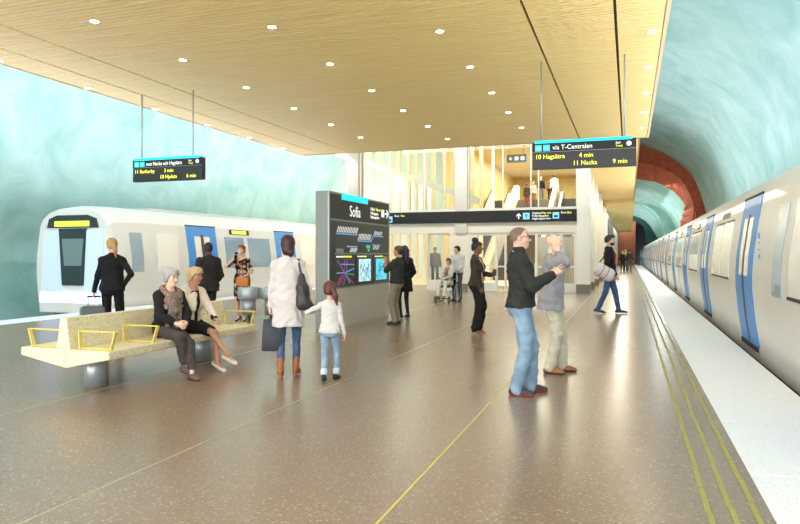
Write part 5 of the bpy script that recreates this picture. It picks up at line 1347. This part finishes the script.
for i in (0, 1): p.put('cuff', [Cn(p.wr[i]+(p.el[i]-p.wr[i])*.06, p.wr[i]+(p.el[i]-p.wr[i])*.17, .046, .048, .005)], BLK)
p.shoes(mat('white_leather', (226, 214, 204), .4), heel=.0, low=True)
p.hair(HAIR('ash_blonde', (204, 172, 118)), off=.022, line=((-.13, -.10), (-.03, -.07), (.02, -.01), (.045, .035), (.085, .05), (.12, .07)), extra=[('e', (0, .03, .10), (.07, .07, .03)), ('e', (0, -.075, -.06), (.07, .05, .055))], amp=.004)

# far down the platform
for px, Y, H_, lab, tm, bm, hc, fem, fc2 in ((622.5, 62, 1.88, 'person in a black top far down the platform beside the yellow top', BLK, BLK, (60, 40, 30), True, (.2, -1)), (625.5, 64, 1.95, 'person in a yellow top far down the platform', fabric('yellow_top', (200, 168, 60)), fabric('brown_trousers', (84, 70, 60)), (160, 120, 60), True, (.3, -1)), (629.3, 63, 1.95, 'person in a dark grey jacket far down the platform nearest the train', fabric('dark_grey', (56, 54, 56)), fabric('grey_mid', (92, 90, 88)), (30, 26, 24), False, (.1, 1))):
    p = Person(lab, px_at(px, Y), fc2, H_, fem, SK_L, **TINY); p.trousers(bm); p.top('top', tm, off=.02, hem=-.05); p.shoes(M_SHOEB); p.hair(mat('hair_far_%d' % hc[0], hc, .6), off=.014)
# up on the stairs and the landing
M_WHS = fabric('white_shirt_far', (216, 210, 200)); M_YEL = fabric('yellow_skirt', (206, 176, 96))
for px, Y, z_, H_, lab, tm, bm, fem, fc2, hc in ((527, 47.05, 28*.169, 1.72, 'person in a dark top and reddish trousers leftmost on the upper stairs', fabric('brown_dark', (64, 52, 40)), fabric('red_trousers', (140, 76, 72)), True, (.1, 1), 60),
                                      (533.2, 47.3, 29*.169, 1.68, 'person in a black and white top behind the glass on the upper stairs', fabric('pale_top', (190, 170, 156)), fabric('tan_trousers', (120, 96, 70)), True, (.2, -1), 160),
                                      (541, 49.4, 5.4, 1.8, 'person in a black jacket on the landing between the stairs and the white shirt', BLK, fabric('grey_mid', (92, 90, 88)), False, (.5, -1), 30),
                                      (550.0, 49.6, 5.4, 1.66, 'person in a brown top on the landing just left of the white shirt', fabric('brown_top', (120, 84, 64)), BLK, True, (.1, 1), 60),
                                      (554.4, 49.3, 5.4, 1.86, 'person in a white shirt and dark trousers on the upper landing', M_WHS, fabric('dark_grey', (56, 54, 56)), False, (0, 1), 30)):
    p = Person(lab, px_at(px, Y), fc2, H_, fem, SK_L, z=z_, **TINY); p.trousers(bm); p.top('top', tm, off=.02, hem=-.05); p.shoes(M_SHOEB); p.hair(mat('hair_far_%d' % hc, {60: (60, 40, 30), 160: (160, 120, 60), 30: (30, 26, 24)}[hc], .6), off=.014)
# ================================================================== CAMERA AND LIGHT
cam = bpy.data.cameras.new('camera'); cam.sensor_width = 36; cam.lens = 670/800*36; cam.shift_y = -7.5/800; cam.clip_end = 400; cam.clip_start = .05
co = bpy.data.objects.new('camera', cam); COL.objects.link(co)
co.location = (0, 0, 1.5); co.rotation_euler = (RX(90), 0, math.atan(229/670))
sc.camera = co
w = bpy.data.worlds.new('world'); sc.world = w; w.use_nodes = True
w.node_tree.nodes['Background'].inputs[0].default_value = (.93, .96, 1.03, 1); w.node_tree.nodes['Background'].inputs[1].default_value = 4.0
sc.view_settings.view_transform = 'Standard'; sc.view_settings.look = 'None'; sc.view_settings.gamma = 1; sc.view_settings.use_curve_mapping = False
sc.view_settings.exposure = .86
sc.cycles.use_denoising = True
sc.cycles.max_bounces = 8; sc.cycles.diffuse_bounces = 5; sc.cycles.transparent_max_bounces = 12
sc.cycles.sample_clamp_indirect = 6.
